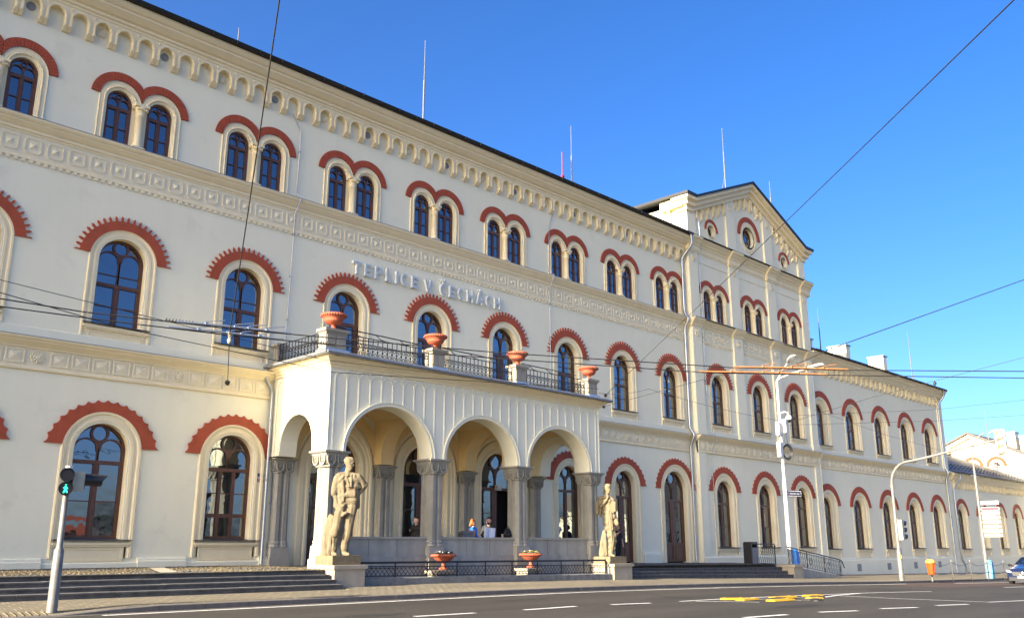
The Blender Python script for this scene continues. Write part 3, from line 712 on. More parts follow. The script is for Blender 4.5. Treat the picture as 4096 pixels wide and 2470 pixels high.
# round windows
def ring(R0, R1, dep): return MB().lathe([(R0, -.3), (R0, .0), (R0+(R1-R0)*.35, .02), (R0+(R1-R0)*.4, dep), (R1-.05, dep), (R1, .0)], 32, axis='y')
def round_window(x, z, R, Rr, spokes):
    me = MB(); m2 = R
    vs = [(R, -.28), (R, .0), (R*1.15, .0), (R*1.22, .035), (Rr-.05, .035), (Rr, -.005)]
    n = 32; V = []; F = []
    for r, h in vs: V += [(r*cos(2*pi*k/n), -h, r*sin(2*pi*k/n)) for k in range(n)]
    for i in range(len(vs)-1): F += [(i*n+k, i*n+(k+1) % n, (i+1)*n+(k+1) % n, (i+1)*n+k) for k in range(n)]
    put('round_surround', me.add(V, F), pv, (x, YF, z), 'trim_cream')
    o = empty('round_window', (x, YF+.24, z), pv)
    f = MB().stroke(arc(0, 0, R-.02, 0, 2*pi*(1-1/24), 23), .05, -.03, .03, True)
    if spokes > 4: f.stroke(arc(0, 0, R*.4, 0, 2*pi*(1-1/16), 15), .04, -.03, .03, True)
    for k in range(spokes):
        a = 2*pi*k/spokes+.2; f.stroke([(R*(.4 if spokes > 4 else 0)*cos(a), R*(.4 if spokes > 4 else 0)*sin(a)), (R*cos(a), R*sin(a))], .03, -.025, .03)
    put('frame', f, o, (x, YF+.24, z), 'brown_wood')
    for k in range(spokes):
        a0, a1 = 2*pi*k/spokes+.2, 2*pi*(k+1)/spokes+.2
        p = put('pane', MB().xz([(R*.4*cos(a0)*(spokes > 4), R*.4*sin(a0)*(spokes > 4))]+arc(0, 0, R, a0, a1, 4)+([(R*.4*cos(a1), R*.4*sin(a1))] if spokes > 4 else []), -.004, .004), o, (x, YF+.25, z), 'glass_pane')
        p.rotation_euler = (radians(random.gauss(0, 1)), 0, radians(random.gauss(0, 1)))
    if spokes > 4: put('pane', MB().xz(arc(0, 0, R*.42, 0, 2*pi*(1-1/16), 15), -.004, .004), o, (x, YF+.245, z), 'glass_pane')
    put('red_hood', MB().xz(arc(0, 0, Rr*1.30, .0, pi, 24)+arc(0, 0, Rr+.01, pi, 0, 24), -.06, 0), pv, (x, YF, z+.05), 'red_paint')
round_window(PC, 17.85, .62, 1.02, 8)
round_window(37.95, 17.2, .33, .54, 4); round_window(46.65, 17.2, .33, .54, 4)
# raking cornice: left and right returns are level, then the slopes
def chevron(dz0, dz1, y0, y1, ex=0.0):
    a = [(34.75-ex, 18.62), (35.72, 18.62), (PC, 21.38), (48.88, 18.62), (49.85+ex, 18.62)]
    lo = [(p[0], p[1]+dz0) for p in a]; hi = [(p[0], p[1]+dz1) for p in a]
    return MB().xz(lo+hi[::-1], y0, y1)
at0('raking_cornice', chevron(-.78, -.55, -.50, .3, -.42), 'trim_cream', pv); at0('raking_cornice', chevron(-.55, -.50, -.56, .3, -.36), 'trim_cream', pv)
at0('raking_cornice', chevron(-.50, -.26, -.66, .3, -.24), 'trim_cream', pv); at0('raking_cornice', chevron(-.26, -.20, -.74, .3, -.15), 'trim_cream', pv); at0('raking_cornice', chevron(-.20, .0, -.84, .3, -.05), 'trim_cream', pv)
at0('roof', chevron(.0, .16, -.92, 9.4, .05), 'roof_dark', pv)
at0('eave_return', MB().box(34.95, 36.0, -.3, 1.2, 18.05, 18.58), 'trim_cream', pv)
pca = shared('corbel_arch_gable', lambda: corbel_arch(.64, -.50, .50, .21, .14, .05), 'trim_cream')
def rake(x): return 18.62+(21.38-18.62)*(1-abs(x-PC)/(PC-35.72))
for bay, n in ((37.86, 5), (PC, 5), (46.74, 5)):
    for k in range(n):
        xx = bay+(k-(n-1)/2)*.65
        put('corbel_arch', pca, pv, (xx, YF, rake(xx)-.95 - (.22 if abs(xx-PC) < .6 else 0)))
# base, downpipe and tower side pipe
band(pv, 'plinth', [(.05, -2.9), (-.14, -2.9), (-.14, -1.42), (-.10, -1.38), (-.06, -1.33), (.05, -1.33)], PX0, PX1, 'wall_cream', YF)
pipe(pv, [(35.1, .9, 18.4), (34.95, .7, 18.2), (35.2, .7, 17.7), (35.2, .7, 16.4)], .09, 'trim_cream')
cable(pv, [(36.4, YP-.03, 17.6), (36.5, YP-.03, 16.5), (36.35, YP-.2, 15.9), (36.3, YP-.02, 14.5), (36.3, YP-.02, 5.6), (36.6, YF-.38, 4.95), (36.55, YF-.08, 4.0), (36.7, YF-.05, -1.3)])
cable(pv, [(49.1, YP-.03, 17.5), (49.1, YP-.03, 5.6), (49.1, YF-.4, 4.95), (49.05, YF-.08, 4.0), (49.1, YF-.05, 1.0)])
# ================================================================ two-storey wing
wg = empty('two_storey_wing', (61, 0, -2.7)); tag(wg, 'cream two-storey wing with plain red arches and three chimneys right of the gabled pavilion', 'building')
WX0, WX1 = 49.3, 72.7; WW = [50.75, 55.47, 60.19, 64.91, 69.63]
SUR_W = [(0, .36), (0, .16), (.06, .12), (.10, .10), (.26, .08), (.30, .03), (.44, .02), (.48, -.03), (.56, -.04), (.585, 0)]
holes = []
for x in WW:
    holes += [voussoir_pts(1.04, -1.06, 1.50, 18, x), voussoir_pts(1.04, 5.60, 7.62, 18, x)]
at0('wall', MB().xz([(WX0, -3.6), (WX1, -3.6), (WX1, 11.3), (WX0, 11.3)], 0, .45, holes), 'wall_cream', wg)
at0('room_backing', MB().box(WX0+.3, WX1-.3, .8, .9, -3, 11), 'room_dark', wg)
at0('side_wall', MB().yz([(0.46, -3.6), (9, -3.6), (9, 11.6), (0.46, 11.6)], WX1-.3, WX1), 'wall_cream', wg)
at0('pilaster', MB().box(71.75, WX1+.01, -.10, .1, 5.0, 11.3), 'wall_cream', wg); at0('pilaster', MB().box(71.9, WX1+.01, -.08, .1, -3.6, 4.05), 'wall_cream', wg)
for x in WW:
    for zs, zb, zl, sz, zc, rb in ((1.50, -1.02, -1.62, -1.04, 1.42, 1.72), (7.62, 5.62, 5.0, 5.60, 7.53, 7.86)):
        put('window_surround', shared(('surround_wing', zs), lambda: MB().arch_sweep(.72, zl, zs, SUR_W, 20), 'trim_cream'), wg, (x, 0, 0))
        put('window_sill', shared(('sill_wing', zs), lambda: sill_flash(1.15, sz), 'sill_zinc'), wg, (x, 0, 0))
        put('apron', shared(('apron_wing', zs), lambda: apron(1.15, sz-.01, sz-.58), 'trim_cream'), wg, (x, 0, 0))
        window(wg, x, .33, .72, zb, zs, zs-.62, 'two', gl=('glass_curtain', 'glass_curtain', 'glass_mixed'))
        put('red_hood', shared(('hood_wing', zs), lambda: hood_plain(1.30, zc, 1.68, zc, rb), 'red_paint'), wg, (x, 0, 0))
band(wg, 'string_course', CORN1, WX0, WX1+.08, 'trim_cream'); band(wg, 'string_course', STRIP1, WX0, WX1+.03, 'trim_cream')
band(wg, 'flashing', [(.02, 5.03), (-.315, 4.98), (-.315, 4.99), (.02, 5.045)], WX0, WX1+.1, 'zinc_grey')
band(wg, 'base_course', [(.05, 5.03), (-.05, 5.03), (-.05, 5.27), (-.02, 5.30), (.05, 5.30)], WX0, WX1, 'wall_cream')
band(wg, 'frieze_ground', [(.05, 4.19), (-.012, 4.19), (-.012, 4.68), (.05, 4.68)], WX0, WX1, 'frieze_cream')
for i in range(38):
    xx = 49.7+.615*i
    if xx < 72.4: put('rosette' if i % 8 == 6 else 'diamond_panel', CACHE['rosette'] if i % 8 == 6 else CACHE['diamond_panel'], wg, (xx, -.012, 4.435))
wca = shared('corbel_arch_wing', lambda: corbel_arch(.80, 10.32, 11.05, .27, .17, 10.74), 'trim_cream')
for i in range(29):
    xx = 49.75+.80*i
    if xx < 71.9: put('corbel_arch', wca, wg, (xx, 0, 0))
band(wg, 'main_cornice', [(.05, 11.05), (-.2, 11.05), (-.22, 11.12), (-.28, 11.16), (-.28, 11.24), (-.46, 11.44), (-.46, 11.5), (-.55, 11.58), (-.60, 11.62), (-.60, 11.70), (.05, 11.70)], WX0, WX1+.25, 'trim_cream')
gutter(wg, WX0, WX1, -.68, 11.80, .09)
at0('roof', MB().yz([(-.66, 11.72), (-.62, 11.86), (4.6, 13.5), (9.8, 11.86), (9.8, 11.7)], WX0, WX1+.35), 'roof_dark', wg)
for x0, x1, y, zt, dp in ((56.3, 57.0, 3.2, 14.2, .5), (62.3, 63.0, 3.0, 14.60, 1.5), (69.4, 70.1, 3.0, 14.75, 1.3)):
    at0('chimney', MB().box(x0, x1, y, y+dp, 12.4, zt), 'portico_white', wg); at0('chimney_cap', MB().box(x0-.08, x1+.08, y-.08, y+dp+.08, zt, zt+.10), 'zinc_grey', wg)
at0('ridge_finial', MB().lathe([(.03, 11.95), (.03, 12.2), (.17, 12.38), (.001, 12.62)], 4, (72.2, 0, 0)), 'roof_dark', wg)
band(wg, 'plinth', [(.05, -3.6), (-.10, -3.6), (-.10, -1.78), (-.07, -1.74), (-.07, -1.68), (-.03, -1.63), (.05, -1.63)], WX0, WX1, 'wall_cream')
for x in (54.2, 59.0, 63.7, 68.4): at0('vent_grille', MB().box(x-.3, x+.3, -.115, 0, -2.45+.0*x, -2.0), 'grille_grey', wg)
pipe(wg, [(71.9, -.68, 11.75), (72.1, -.68, 11.3), (71.8, -.16, 10.5), (71.8, -.16, 5.3), (71.8, -.40, 4.95), (71.8, -.14, 4.4), (71.8, -.14, -2.9)], .08)
# ================================================================ single-storey wing and the far cross building
lo = empty('low_wing', (84, 0, -3)); tag(lo, 'low single-storey cream wing with a slate roof at the far right', 'building')
LW = [75.0, 79.9, 84.8, 89.7, 94.6]; holes = [voussoir_pts(.97, -1.15, 1.45, 18, x) for x in LW]
at0('wall', MB().xz([(WX1, -4.2), (97, -4.2), (97, 4.7), (WX1, 4.7)], 0.03, .45, holes), 'wall_cream', lo)
at0('room_backing', MB().box(WX1+.3, 96.8, .8, .9, -3.5, 4.4), 'room_dark', lo)
for x in LW:
    put('window_surround', shared('surround_low', lambda: MB().arch_sweep(.70, -1.7, 1.45, [(d*.85, y+.03) for d, y in SUR_W], 18), 'trim_cream'), lo, (x, 0, 0))
    put('window_sill', shared('sill_low', lambda: sill_flash(1.05, -1.12), 'sill_zinc'), lo, (x, 0, 0))
    put('apron', shared('apron_low', lambda: apron(1.05, -1.13, -1.7), 'trim_cream'), lo, (x, 0, 0))
    window(lo, x, .33, .70, -1.1, 1.45, .85, 'two', gl=('glass_curtain', 'glass_curtain', 'glass_mixed'))
    put('red_hood', shared('hood_low', lambda: hood_plain(1.18, 1.42, 1.54, 1.42, 1.60), 'red_paint'), lo, (x, .03, 0))
lca = shared('corbel_arch_low', lambda: corbel_arch(.62, 3.75, 4.42, .20, .14, 4.12), 'trim_cream')
for i in range(38):
    if 73.9+.62*i < 96.5: put('corbel_arch', lca, lo, (73.9+.62*i, .03, 0))
band(lo, 'main_cornice', [(.05, 4.42), (-.16, 4.42), (-.16, 4.5), (-.3, 4.7), (-.3, 4.76), (-.42, 4.88), (-.42, 4.96), (.05, 4.96)], WX1+.3, 97, 'trim_cream')
gutter(lo, WX1+.4, 97, -.50, 5.06, .09)
at0('roof', MB().yz([(-.48, 4.98), (-.46, 5.10), (10, 9.38), (10, 9.2)], WX1+.02, 97), 'roof_slate', lo)
sg = MB()
for r_ in range(3):
    for i in range(26): sg.box(74.2+i*.9+.45*(r_ % 2), 74.32+i*.9+.45*(r_ % 2), .5+r_*.9, .62+r_*.9, 5.48+r_*.369, 5.60+r_*.369)
tag(at0('snow_guards', sg, 'roof_dark', lo), kind='stuff')
band(lo, 'plinth', [(.05, -4.2), (-.06, -4.2), (-.06, -1.85), (-.03, -1.7), (.05, -1.7)], WX1, 97, 'wall_cream', .03)
pipe(lo, [(74.0, -.5, 5.0), (74.1, -.5, 4.6), (73.3, -.10, 3.6), (73.3, -.10, -1.9), (73.9, -.14, -2.4), (73.9, -.14, -3.1)], .06)
fb = empty('far_cross_building', (104, 3, -3)); tag(fb, 'distant sunlit gabled cross building with orange-red arches above the slate roof', 'building')
gab = [(8.3, 9.45), (5.83, 10.56), (-3.4, 6.2)]
at0('wall', MB().yz([(8.3, -4), (8.3, 9.45), (5.83, 10.5), (-3.4, 6.15), (-3.4, -4)], 97.02, 112), 'portico_white', fb)
at0('roof', MB().yz([(8.9, 9.25), (5.83, 10.66), (-3.9, 6.1), (-3.9, 6.25), (5.83, 10.85), (8.9, 9.43)], 96.4, 112.3), 'roof_brown', fb)
at0('raking_cornice', MB().yz([(8.6, 8.95), (5.83, 10.25), (-3.6, 5.85), (-3.6, 6.2), (5.83, 10.63), (8.6, 9.35)], 96.65, 97.0), 'trim_cream', fb)
at0('cornice_return', MB().box(96.3, 97.0, 7.8, 9.0, 8.7, 9.3), 'trim_cream', fb)
for y, z in ((5.75, 7.25), (3.45, 7.15)):
    g = MB(); o = arc(y, z, 1.02, 0, pi, 16)+arc(y, z, .72, pi, 0, 16); g.yz(o, 96.9, 97.0); at0('red_hood', g, 'red_paint', fb)
    g = MB(); o = arc(y, z, .70, 0, pi, 14)+[(y-.70, z-1.2), (y-.42, z-1.2)]+arc(y, z, .42, pi, 0, 14)+[(y+.42, z-1.2), (y+.70, z-1.2)]; g.yz(o, 96.93, 97.01); at0('window_surround', g, 'trim_cream', fb)
    g = MB(); g.yz(arc(y, z, .40, 0, pi, 12)+[(y-.40, z-1.2), (y+.40, z-1.2)], 96.985, 97.01); at0('window', g, 'glass_pane', fb)
    g = MB(); g.box(96.95, 96.99, y-.03, y+.03, z-1.2, z+.4); g.box(96.945, 96.99, y-.4, y+.4, z-.13, z-.05); at0('window_frame', g, 'brown_wood', fb)
for y0, y1, zt in ((1.9, 2.7, 10.7), (.6, 1.5, 10.2)):
    at0('chimney', MB().box(99, 100.2, y0, y1, 8, zt), 'portico_white', fb); at0('chimney_cap', MB().box(98.9, 100.3, y0-.08, y1+.08, zt, zt+.10), 'zinc_grey', fb)
# ================================================================ lightning rods (each its own mast on a roof)
def rod(x, y, z0, z1, label, r=.03, split=.62, m='rod_grey'):
    o = MB(); h = z1-z0; o.tube([(0, 0, 0), (0, 0, h*split)], r*1.5, 6); o.tube([(0, 0, h*split), (0, 0, h)], [r*.8, r*.5], 6)
    o.tube([(-.25, .15, 0), (0, 0, min(1.2, h*.4))], .015, 5); o.tube([(.25, .15, 0), (0, 0, min(1.2, h*.4))], .015, 5)
    o.box(-.1, .1, -.1, .1, -.05, .03)
    return tag(put('lightning_rod', o, None, (x, y, z0), m), label, 'lightning rod', 'lightning rods on the roofs')
rod(8.84, 3, 17.3, 19.36, 'short thin lightning rod nearest the upper left corner')
rod(18.47, 3, 17.3, 22.95, 'tall white lightning rod above the middle of the main roof')
rod(29.2, 3, 17.3, 22.15, 'tall lightning rod at the right part of the main roof')
ant = MB().tube([(0, 0, 0), (0, 0, 1.6)], .03, 6).tube([(0, 0, 1.5), (0, 0, 3.0)], .022, 6).box(-.06, .12, -.05, .05, 1.35, 1.6)
tag(put('radio_antenna', ant, None, (28.4, 3, 17.3), 'sign_red'), 'short red and white radio antenna beside the lightning rod on the main roof', 'antenna')
rod(42.3, 1.1, 21.4, 25.9, 'lightning rod on the ridge of the gabled pavilion')
rod(46.2, .05, 19.8, 23.0, 'lightning rod on the right slope of the pavilion gable')
rod(57.9, 3, 12.8, 16.85, 'lightning rod beside the small left chimney of the wing')
rod(77.0-4.5, 1.9, 12.0, 17.4, 'lightning rod near the right end of the two-storey wing roof')
rod(99.5, 4.7, 9.9, 13.4, 'distant lightning rod on the far cross building')
# ================================================================ portico
po = empty('entrance_portico', (16.46, -3.4, -1.45)); tag(po, 'cream entrance portico with three round arches, grey clustered columns and a balcony', 'portico')
XL, XR, YFR, ZC, ZW = 9.735, 23.17, -3.4, 2.12, 4.84
PCX = [12.23, 16.46, 20.69]; AA, AB = 1.78, 1.60; COLX = [10.09, 14.345, 18.575, 22.81]
o = [(XL, ZC)]
for c in PCX: o += arc(c, ZC, AA, pi, 0, 28, AB)
o += [(XR, ZC), (XR, ZW), (XL, ZW)]
at0('front_wall', MB().xz(o, YFR, YFR+.62), 'portico_white', po)
def side(x0, x1):
    q = [(YFR+.625, ZC), (YFR+.625, ZC)]
    pts = [(YFR+.625, ZC), (-2.60, ZC)]+[(-1.62-.96*cos(pi*i/20), 2.45+.96*sin(pi*i/20)) for i in range(21)]+[(-.62, ZC), (.0, ZC), (.0, ZW), (YFR+.625, ZW)]
    return MB().yz(pts, x0, x1)
at0('side_wall', side(XL, XL+.65), 'portico_white', po); at0('side_wall', side(XR-.65, XR), 'portico_white', po)
for x in (XL-.0, ):
    g = MB(); path = [(x, -2.66, ZC+.02)]+[(x, -1.62-1.02*cos(pi*i/20), 2.45+1.02*sin(pi*i/20)) for i in range(21)]+[(x, -.56, ZC+.02)]
    at0('archivolt', g.tube(path, .045, 6), 'portico_white', po)
for c in PCX:
    at0('archivolt', MB().stroke(arc(c, ZC, AA+.06, pi, 0, 32, AB+.06), .10, YFR-.045, YFR+.01), 'portico_white', po)
    at0('archivolt', MB().stroke(arc(c, ZC, AA+.13, pi, 0, 32, AB+.13), .035, YFR-.075, YFR+.01), 'portico_white', po)
NR = 28; X0R, X1R = XL+.21, XR-.21; DR = (X1R-X0R)/NR
def ext_z(x):
    z = ZC+.02
    for c in PCX:
        u = (x-c)/(AA+.14)
        if abs(u) < 1: z = max(z, ZC+(AB+.14)*sqrt(1-u*u))
    return z
for i in range(NR+1):
    x = X0R+DR*i; z0 = ext_z(x)
    me = MB().xy([(-.055, .01), (-.042, -.006), (-.028, -.018), (-.012, -.026), (.012, -.026), (.028, -.018), (.042, -.006), (.055, .01)], z0, 4.42)
    put('rib', me, po, (x, YFR, 0), 'portico_white')
ra = shared('rib_arch', lambda: MB().stroke(arc(0, 4.42, DR/2, pi, 0, 12), .04, -.022, .01), 'portico_white')
tri = shared('spandrel_leaf', lambda: MB().xz([(-.11, 4.78), (0, 4.63), (.11, 4.78)], -.02, .01), 'portico_white')
for i in range(NR):
    put('rib_arch', ra, po, (X0R+DR*(i+.5), YFR, 0))
    put('spandrel_leaf', tri, po, (X0R+DR*(i+1), YFR, 0))
for i in range(7):                                             # left return of the same decoration
    y = YFR+.25+i*.47
    z0 = ZC+.02; u = (y+1.62)/1.10
    if abs(u) < 1: z0 = 2.45+1.10*sqrt(1-u*u)
    put('rib', MB().box(-.045, .01, -.028, .028, z0, 4.42), po, (XL, y, 0), 'portico_white')
    if i < 6: put('rib_arch', shared('rib_arch_side', lambda: MB().tube([(0, .235-.235*cos(pi*k/10), 4.42+.235*sin(pi*k/10)) for k in range(11)], .028, 5), 'portico_white'), po, (XL-.01, y, 0))
put('corner_bead', MB().tube([(0, 0, ZC+.02), (0, 0, 4.75)], .045, 8), po, (XL+.01, YFR+.01, 0), 'portico_white'); put('corner_bead', MB().tube([(0, 0, ZC+.02), (0, 0, 4.75)], .045, 8), po, (XR-.01, YFR+.01, 0), 'portico_white')
# cornice, gutter, deck
def lay(z0, z1, o0, o1=None):
    o1 = o0 if o1 is None else o1
    return MB().add([(XL-o0, YFR-o0, z0), (XR+o0, YFR-o0, z0), (XR+o0, -.02, z0), (XL-o0, -.02, z0), (XL-o1, YFR-o1, z1), (XR+o1, YFR-o1, z1), (XR+o1, -.02, z1), (XL-o1, -.02, z1)],
                    [(0, 3, 2, 1), (4, 5, 6, 7), (0, 1, 5, 4), (1, 2, 6, 5), (2, 3, 7, 6), (3, 0, 4, 7)])
for z0, z1, a, b in ((4.76, 4.82, .05, .05), (4.82, 4.87, .05, .10), (4.87, 4.92, .12, .12), (4.92, 5.06, .14, .34), (5.06, 5.11, .36, .36)):
    at0('cornice', lay(z0, z1, a, b), 'trim_cream', po)
at0('deck', lay(5.11, 5.20, .38, .30), 'zinc_grey', po)
g = MB(); pth = [(XL-.43, .0, 5.13), (XL-.43, YFR-.43, 5.15), (XR+.43, YFR-.43, 5.13), (XR+.43, 0, 5.15)]
for p, q in zip(pth, pth[1:]): g.tube([p, q], .065, 8)
for i in range(15): g.tube([(XL+i*.95, YFR-.32, 5.19), (XL+i*.95, YFR-.50, 5.17), (XL+i*.95, YFR-.50, 5.09), (XL+i*.95, YFR-.36, 5.06)], .012, 4)
for i in range(4): g.tube([(XL-.32, -.4-i*.9, 5.19), (XL-.50, -.4-i*.9, 5.17), (XL-.50, -.4-i*.9, 5.09), (XL-.36, -.4-i*.9, 5.06)], .012, 4)
at0('gutter', g, 'zinc_grey', po)
pipe(po, [(XL-.40, -.12, 5.05), (XL-.40, -.12, 4.75), (XL-.10, -.13, 4.35), (XL-.10, -.13, -1.35)], .055)
# balcony piers
def pier(w_, d_):
    m_ = MB(); h = .5*w_; k = .5*d_
    m_.frustum(0, 0, 5.20, 5.34, h+.02, k+.02, h, k); m_.box(-h+.02, h-.02, -k+.02, k-.02, 5.34, 5.80)
    for s in (-1, 1): m_.box(s*h*.5-h*.38, s*h*.5+h*.38, -k-.0, -k+.03, 5.40, 5.76); m_.box(-h-.0, -h+.03, s*k*.5-k*.36, s*k*.5+k*.36, 5.40, 5.76)
    m_.box(-h, h, -k, k, 5.80, 5.84); m_.frustum(0, 0, 5.84, 5.88, h, k, h+.05, k+.05); m_.box(-h-.06, h+.06, -k-.06, k+.06, 5.88, 5.97); return m_
PIERX = [9.78, 14.12, 18.32, 22.62]
for i, x in enumerate(PIERX):
    wp_ = .80 if i == 0 else .62
    put('balcony_pier', shared(('pier', wp_), lambda: pier(wp_, .44), 'pier_stone'), po, (x, -3.38, 0))
    at0('pier_flashing', MB().box(x-wp_/2-.05, x+wp_/2+.05, -3.70, -3.1, 5.19, 5.30), 'galvanised', po)
put('balcony_pier', shared('pier_small', lambda: pier(.36, .30), 'pier_stone'), po, (9.75, -.25, 0))
def railing(L_):
    m_ = MB(); n = max(3, int(round(L_/.2))); d = L_/n
    for z in (5.30, 5.70, 5.92): m_.box(0, L_, -.015, .015, z-.012, z+.012)
    for i in range(n+1):
        m_.box(i*d-.010, i*d+.010, -.010, .010, 5.22, 5.92)
        if i < n:
            m_.stroke(arc((i+.5)*d, 5.62, .055, 0, 2*pi*(1-1/10), 9), .016, -.008, .008, True)
            m_.stroke(arc((i+.5)*d, 5.38, .055, 0, 2*pi*(1-1/10), 9), .016, -.008, .008, True)
        m_.lathe([(.03, -.02), (.03, .02)], 8, (i*d, 0, 5.50), axis='y')
    return m_
for a, b in zip(PIERX, PIERX[1:]): put('railing_panel', railing(b-a-.62-(.09 if a < 10 else 0)), po, (a+(.40 if a < 10 else .31), -3.38, 0), 'black_iron')
sr = put('railing_panel', railing(2.7), po, (9.62, -3.16, 0), 'black_iron'); sr.rotation_euler = (0, 0, pi/2)
g = MB()
for a, b in zip(PIERX, PIERX[1:]):
    g.tube([(a+.35, -3.15, 6.16), (a+2.1, -3.15, 6.15), (b-.6, -3.15, 6.12)], .02, 6)
    for t in (.9, 1.9, 2.9): g.tube([(a+t, -3.15, 6.14), (a+t+.12, -3.25, 5.99), (a+t+.25, -3.36, 5.93)], .015, 5)
at0('cable_rail', g, 'black_iron', po)
# clustered columns
SEC = [(-.27, -.42), (-.10, -.42), (-.045, -.345), (.045, -.345), (.10, -.42), (.27, -.42), (.42, -.27), (.42, -.10), (.345, -.045), (.345, .045), (.42, .10), (.42, .27),
       (.27, .42), (.10, .42), (.045, .345), (-.045, .345), (-.10, .42), (-.27, .42), (-.42, .27), (-.42, .10), (-.345, .045), (-.345, -.045), (-.42, -.10), (-.42, -.27)]
def sc_(k): return [(p[0]*k, p[1]*k) for p in SEC]
def loft(m_, layers):
    n = len(SEC); vs = []; fs = []
    for k, z in layers: vs += [(p[0]*k, p[1]*k, z) for p in SEC]
    for i in range(len(layers)-1): fs += [(i*n+j, i*n+(j+1) % n, (i+1)*n+(j+1) % n, (i+1)*n+j) for j in range(n)]
    return m_.add(vs, fs)
def leaf_lobes(m_, z, h, face):
    for s in (-1, 1):
        def tr(pts): return pts
        for pts, wd, dep in (([(s*.23-.17, z+h)]+arc(s*.23, z+.15, .17, pi, 2*pi, 10)+[(s*.23+.17, z+h)], .045, .50), ([(s*.23, z+.03), (s*.23, z+h-.02)], .035, .475),
                             ([(s*.23, z+.06), (s*.23-.09, z+.16), (s*.23-.05, z+h-.03)], .028, .475), ([(s*.23, z+.06), (s*.23+.09, z+.16), (s*.23+.05, z+h-.03)], .028, .475)):
            q = MB().stroke(pts, wd, -dep, -.40)
            c_, s_ = cos(face), sin(face); m_.add([(p[0]*c_-p[1]*s_, p[0]*s_+p[1]*c_, p[2]) for p in q.v], q.f)
def col_shaft(): return loft(MB(), [(1.0, -.62), (.97, 1.62)])
def col_cap():
    m_ = loft(MB(), [(.99, 1.60), (1.06, 1.62), (1.06, 1.66), (.98, 1.69)]); m_.frustum(0, 0, 1.69, 1.98, .40, .40, .47, .47)
    for k in range(4): leaf_lobes(m_, 1.70, .29, k*pi/2)
    m_.box(-.49, .49, -.49, .49, 1.98, 2.03); m_.frustum(0, 0, 2.03, 2.07, .51, .51, .58, .58); m_.box(-.58, .58, -.58, .58, 2.07, 2.12); return m_
def col_base():
    m_ = loft(MB(), [(1.0, -.60), (1.07, -.63), (1.07, -.68), (1.02, -.70), (1.10, -.74), (1.10, -.79), (1.04, -.84)])
    m_.frustum(0, 0, -1.18, -.78, .46, .46, .44, .44); m_.box(-.50, .50, -.50, .50, -2.1, -1.17); return m_
cs, cc, cb = shared('col_shaft', col_shaft, 'granite_grey'), shared('col_cap', col_cap, 'granite_grey'), shared('col_base', col_base, 'granite_pale')
for x in COLX:
    q = empty('column', (x, -3.09, -1.4), po)
    for nm, me in (('shaft', cs), ('capital', cc), ('base', cb)): put(nm, me, q, (x, -3.09, 0)).scale = (.82, .82, 1.0) if nm == 'capital' else (.74, .74, 1.0)
for x in (10.2, 14.50, 18.66, 22.75):
    q = empty('wall_pilaster', (x, -.02, -1.4), po)
    for nm, me in (('shaft', cs), ('capital', cc), ('base', cb)): put(nm, me, q, (x, .06, -.03)).scale = (.76, .76, 1.0)
for a, b in zip(COLX, COLX[1:]):
    at0('parapet', MB().box(a+.26, b-.26, -3.22, -2.94, -1.6, -.56), 'parapet_concrete', po); at0('parapet_coping', MB().box(a+.26, b-.26, -3.27, -2.88, -.56, -.49), 'granite_pale', po)
    at0('parapet_base', MB().box(a+.30, b-.30, -3.29, -3.22, -1.9, -1.12), 'oat_stone', po)
    g = MB()
    for k in (1, 2): xx = a+.4+(b-a-.8)*k/3; g.box(xx-.006, xx+.006, -3.2235, -3.21, -1.12, -.56)
    at0('parapet_joint', g, 'step_stone', po)
at0('parapet', MB().box(22.65, 22.95, -2.55, -.3, -1.6, -.5), 'parapet_concrete', po)
# transverse arches and vaults
for x in (14.4, 18.62):
    pts = [(YFR+.63, ZC), (-2.55, ZC)]+[(-1.5-1.05*cos(pi*i/20), 2.35+1.05*sin(pi*i/20)*1.15) for i in range(21)]+[(-.45, ZC), (0, ZC), (0, 4.7), (YFR+.63, 4.7)]
    at0('transverse_arch', MB().yz(pts, x-.30, x+.30), 'vault_yellow', po)
for a, b in ((XL+.66, 14.08), (14.72, 18.30), (18.94, XR-.66)):
    V = []; F = []; n = 14
    for i in range(n+1):
        for j in range(n+1):
            u, v = 2*i/n-1, 2*j/n-1; V.append((a+(b-a)*i/n, -2.775+2.77*j/n, 3.72+.72*(1-u*u)*(1-.35*v*v)))
    for i in range(n):
        for j in range(n): q = i*(n+1)+j; F.append((q, q+1, q+n+2, q+n+1))
    at0('vault', MB().add(V, F, True), 'vault_yellow', po)
    mx = (a+b)/2
    at0('vault_moulding', MB().tube([(mx+1.1*cos(2*pi*k/24), -1.3+.9*sin(2*pi*k/24), 4.22+.1) for k in range(25)], .03, 5), 'vault_yellow', po)
    # blind arch round the doors on the back wall, painted like the vault
for i, x in DOORX.items():
    at0('wall_arch', MB().xz(voussoir_pts(1.95, 2.10, 2.15, 24, x)[::-1]+[] if 0 else arc(x, 2.05, 2.02, 0, pi, 26)+arc(x, 2.05, 1.62, pi, 0, 26), -.06, .0), 'vault_yellow', po)
lamp = MB().box(-.11, .11, -.16, .02, -.09, .12).lathe([(.05, .16), (.06, .18), (.001, .19)], 10, (0.02, 0, 0), axis='y')
tag(put('loudspeaker_box', lamp, None, (20.75, .22, 1.56), 'white_metal'), 'small white box mounted above the open station door', 'loudspeaker')
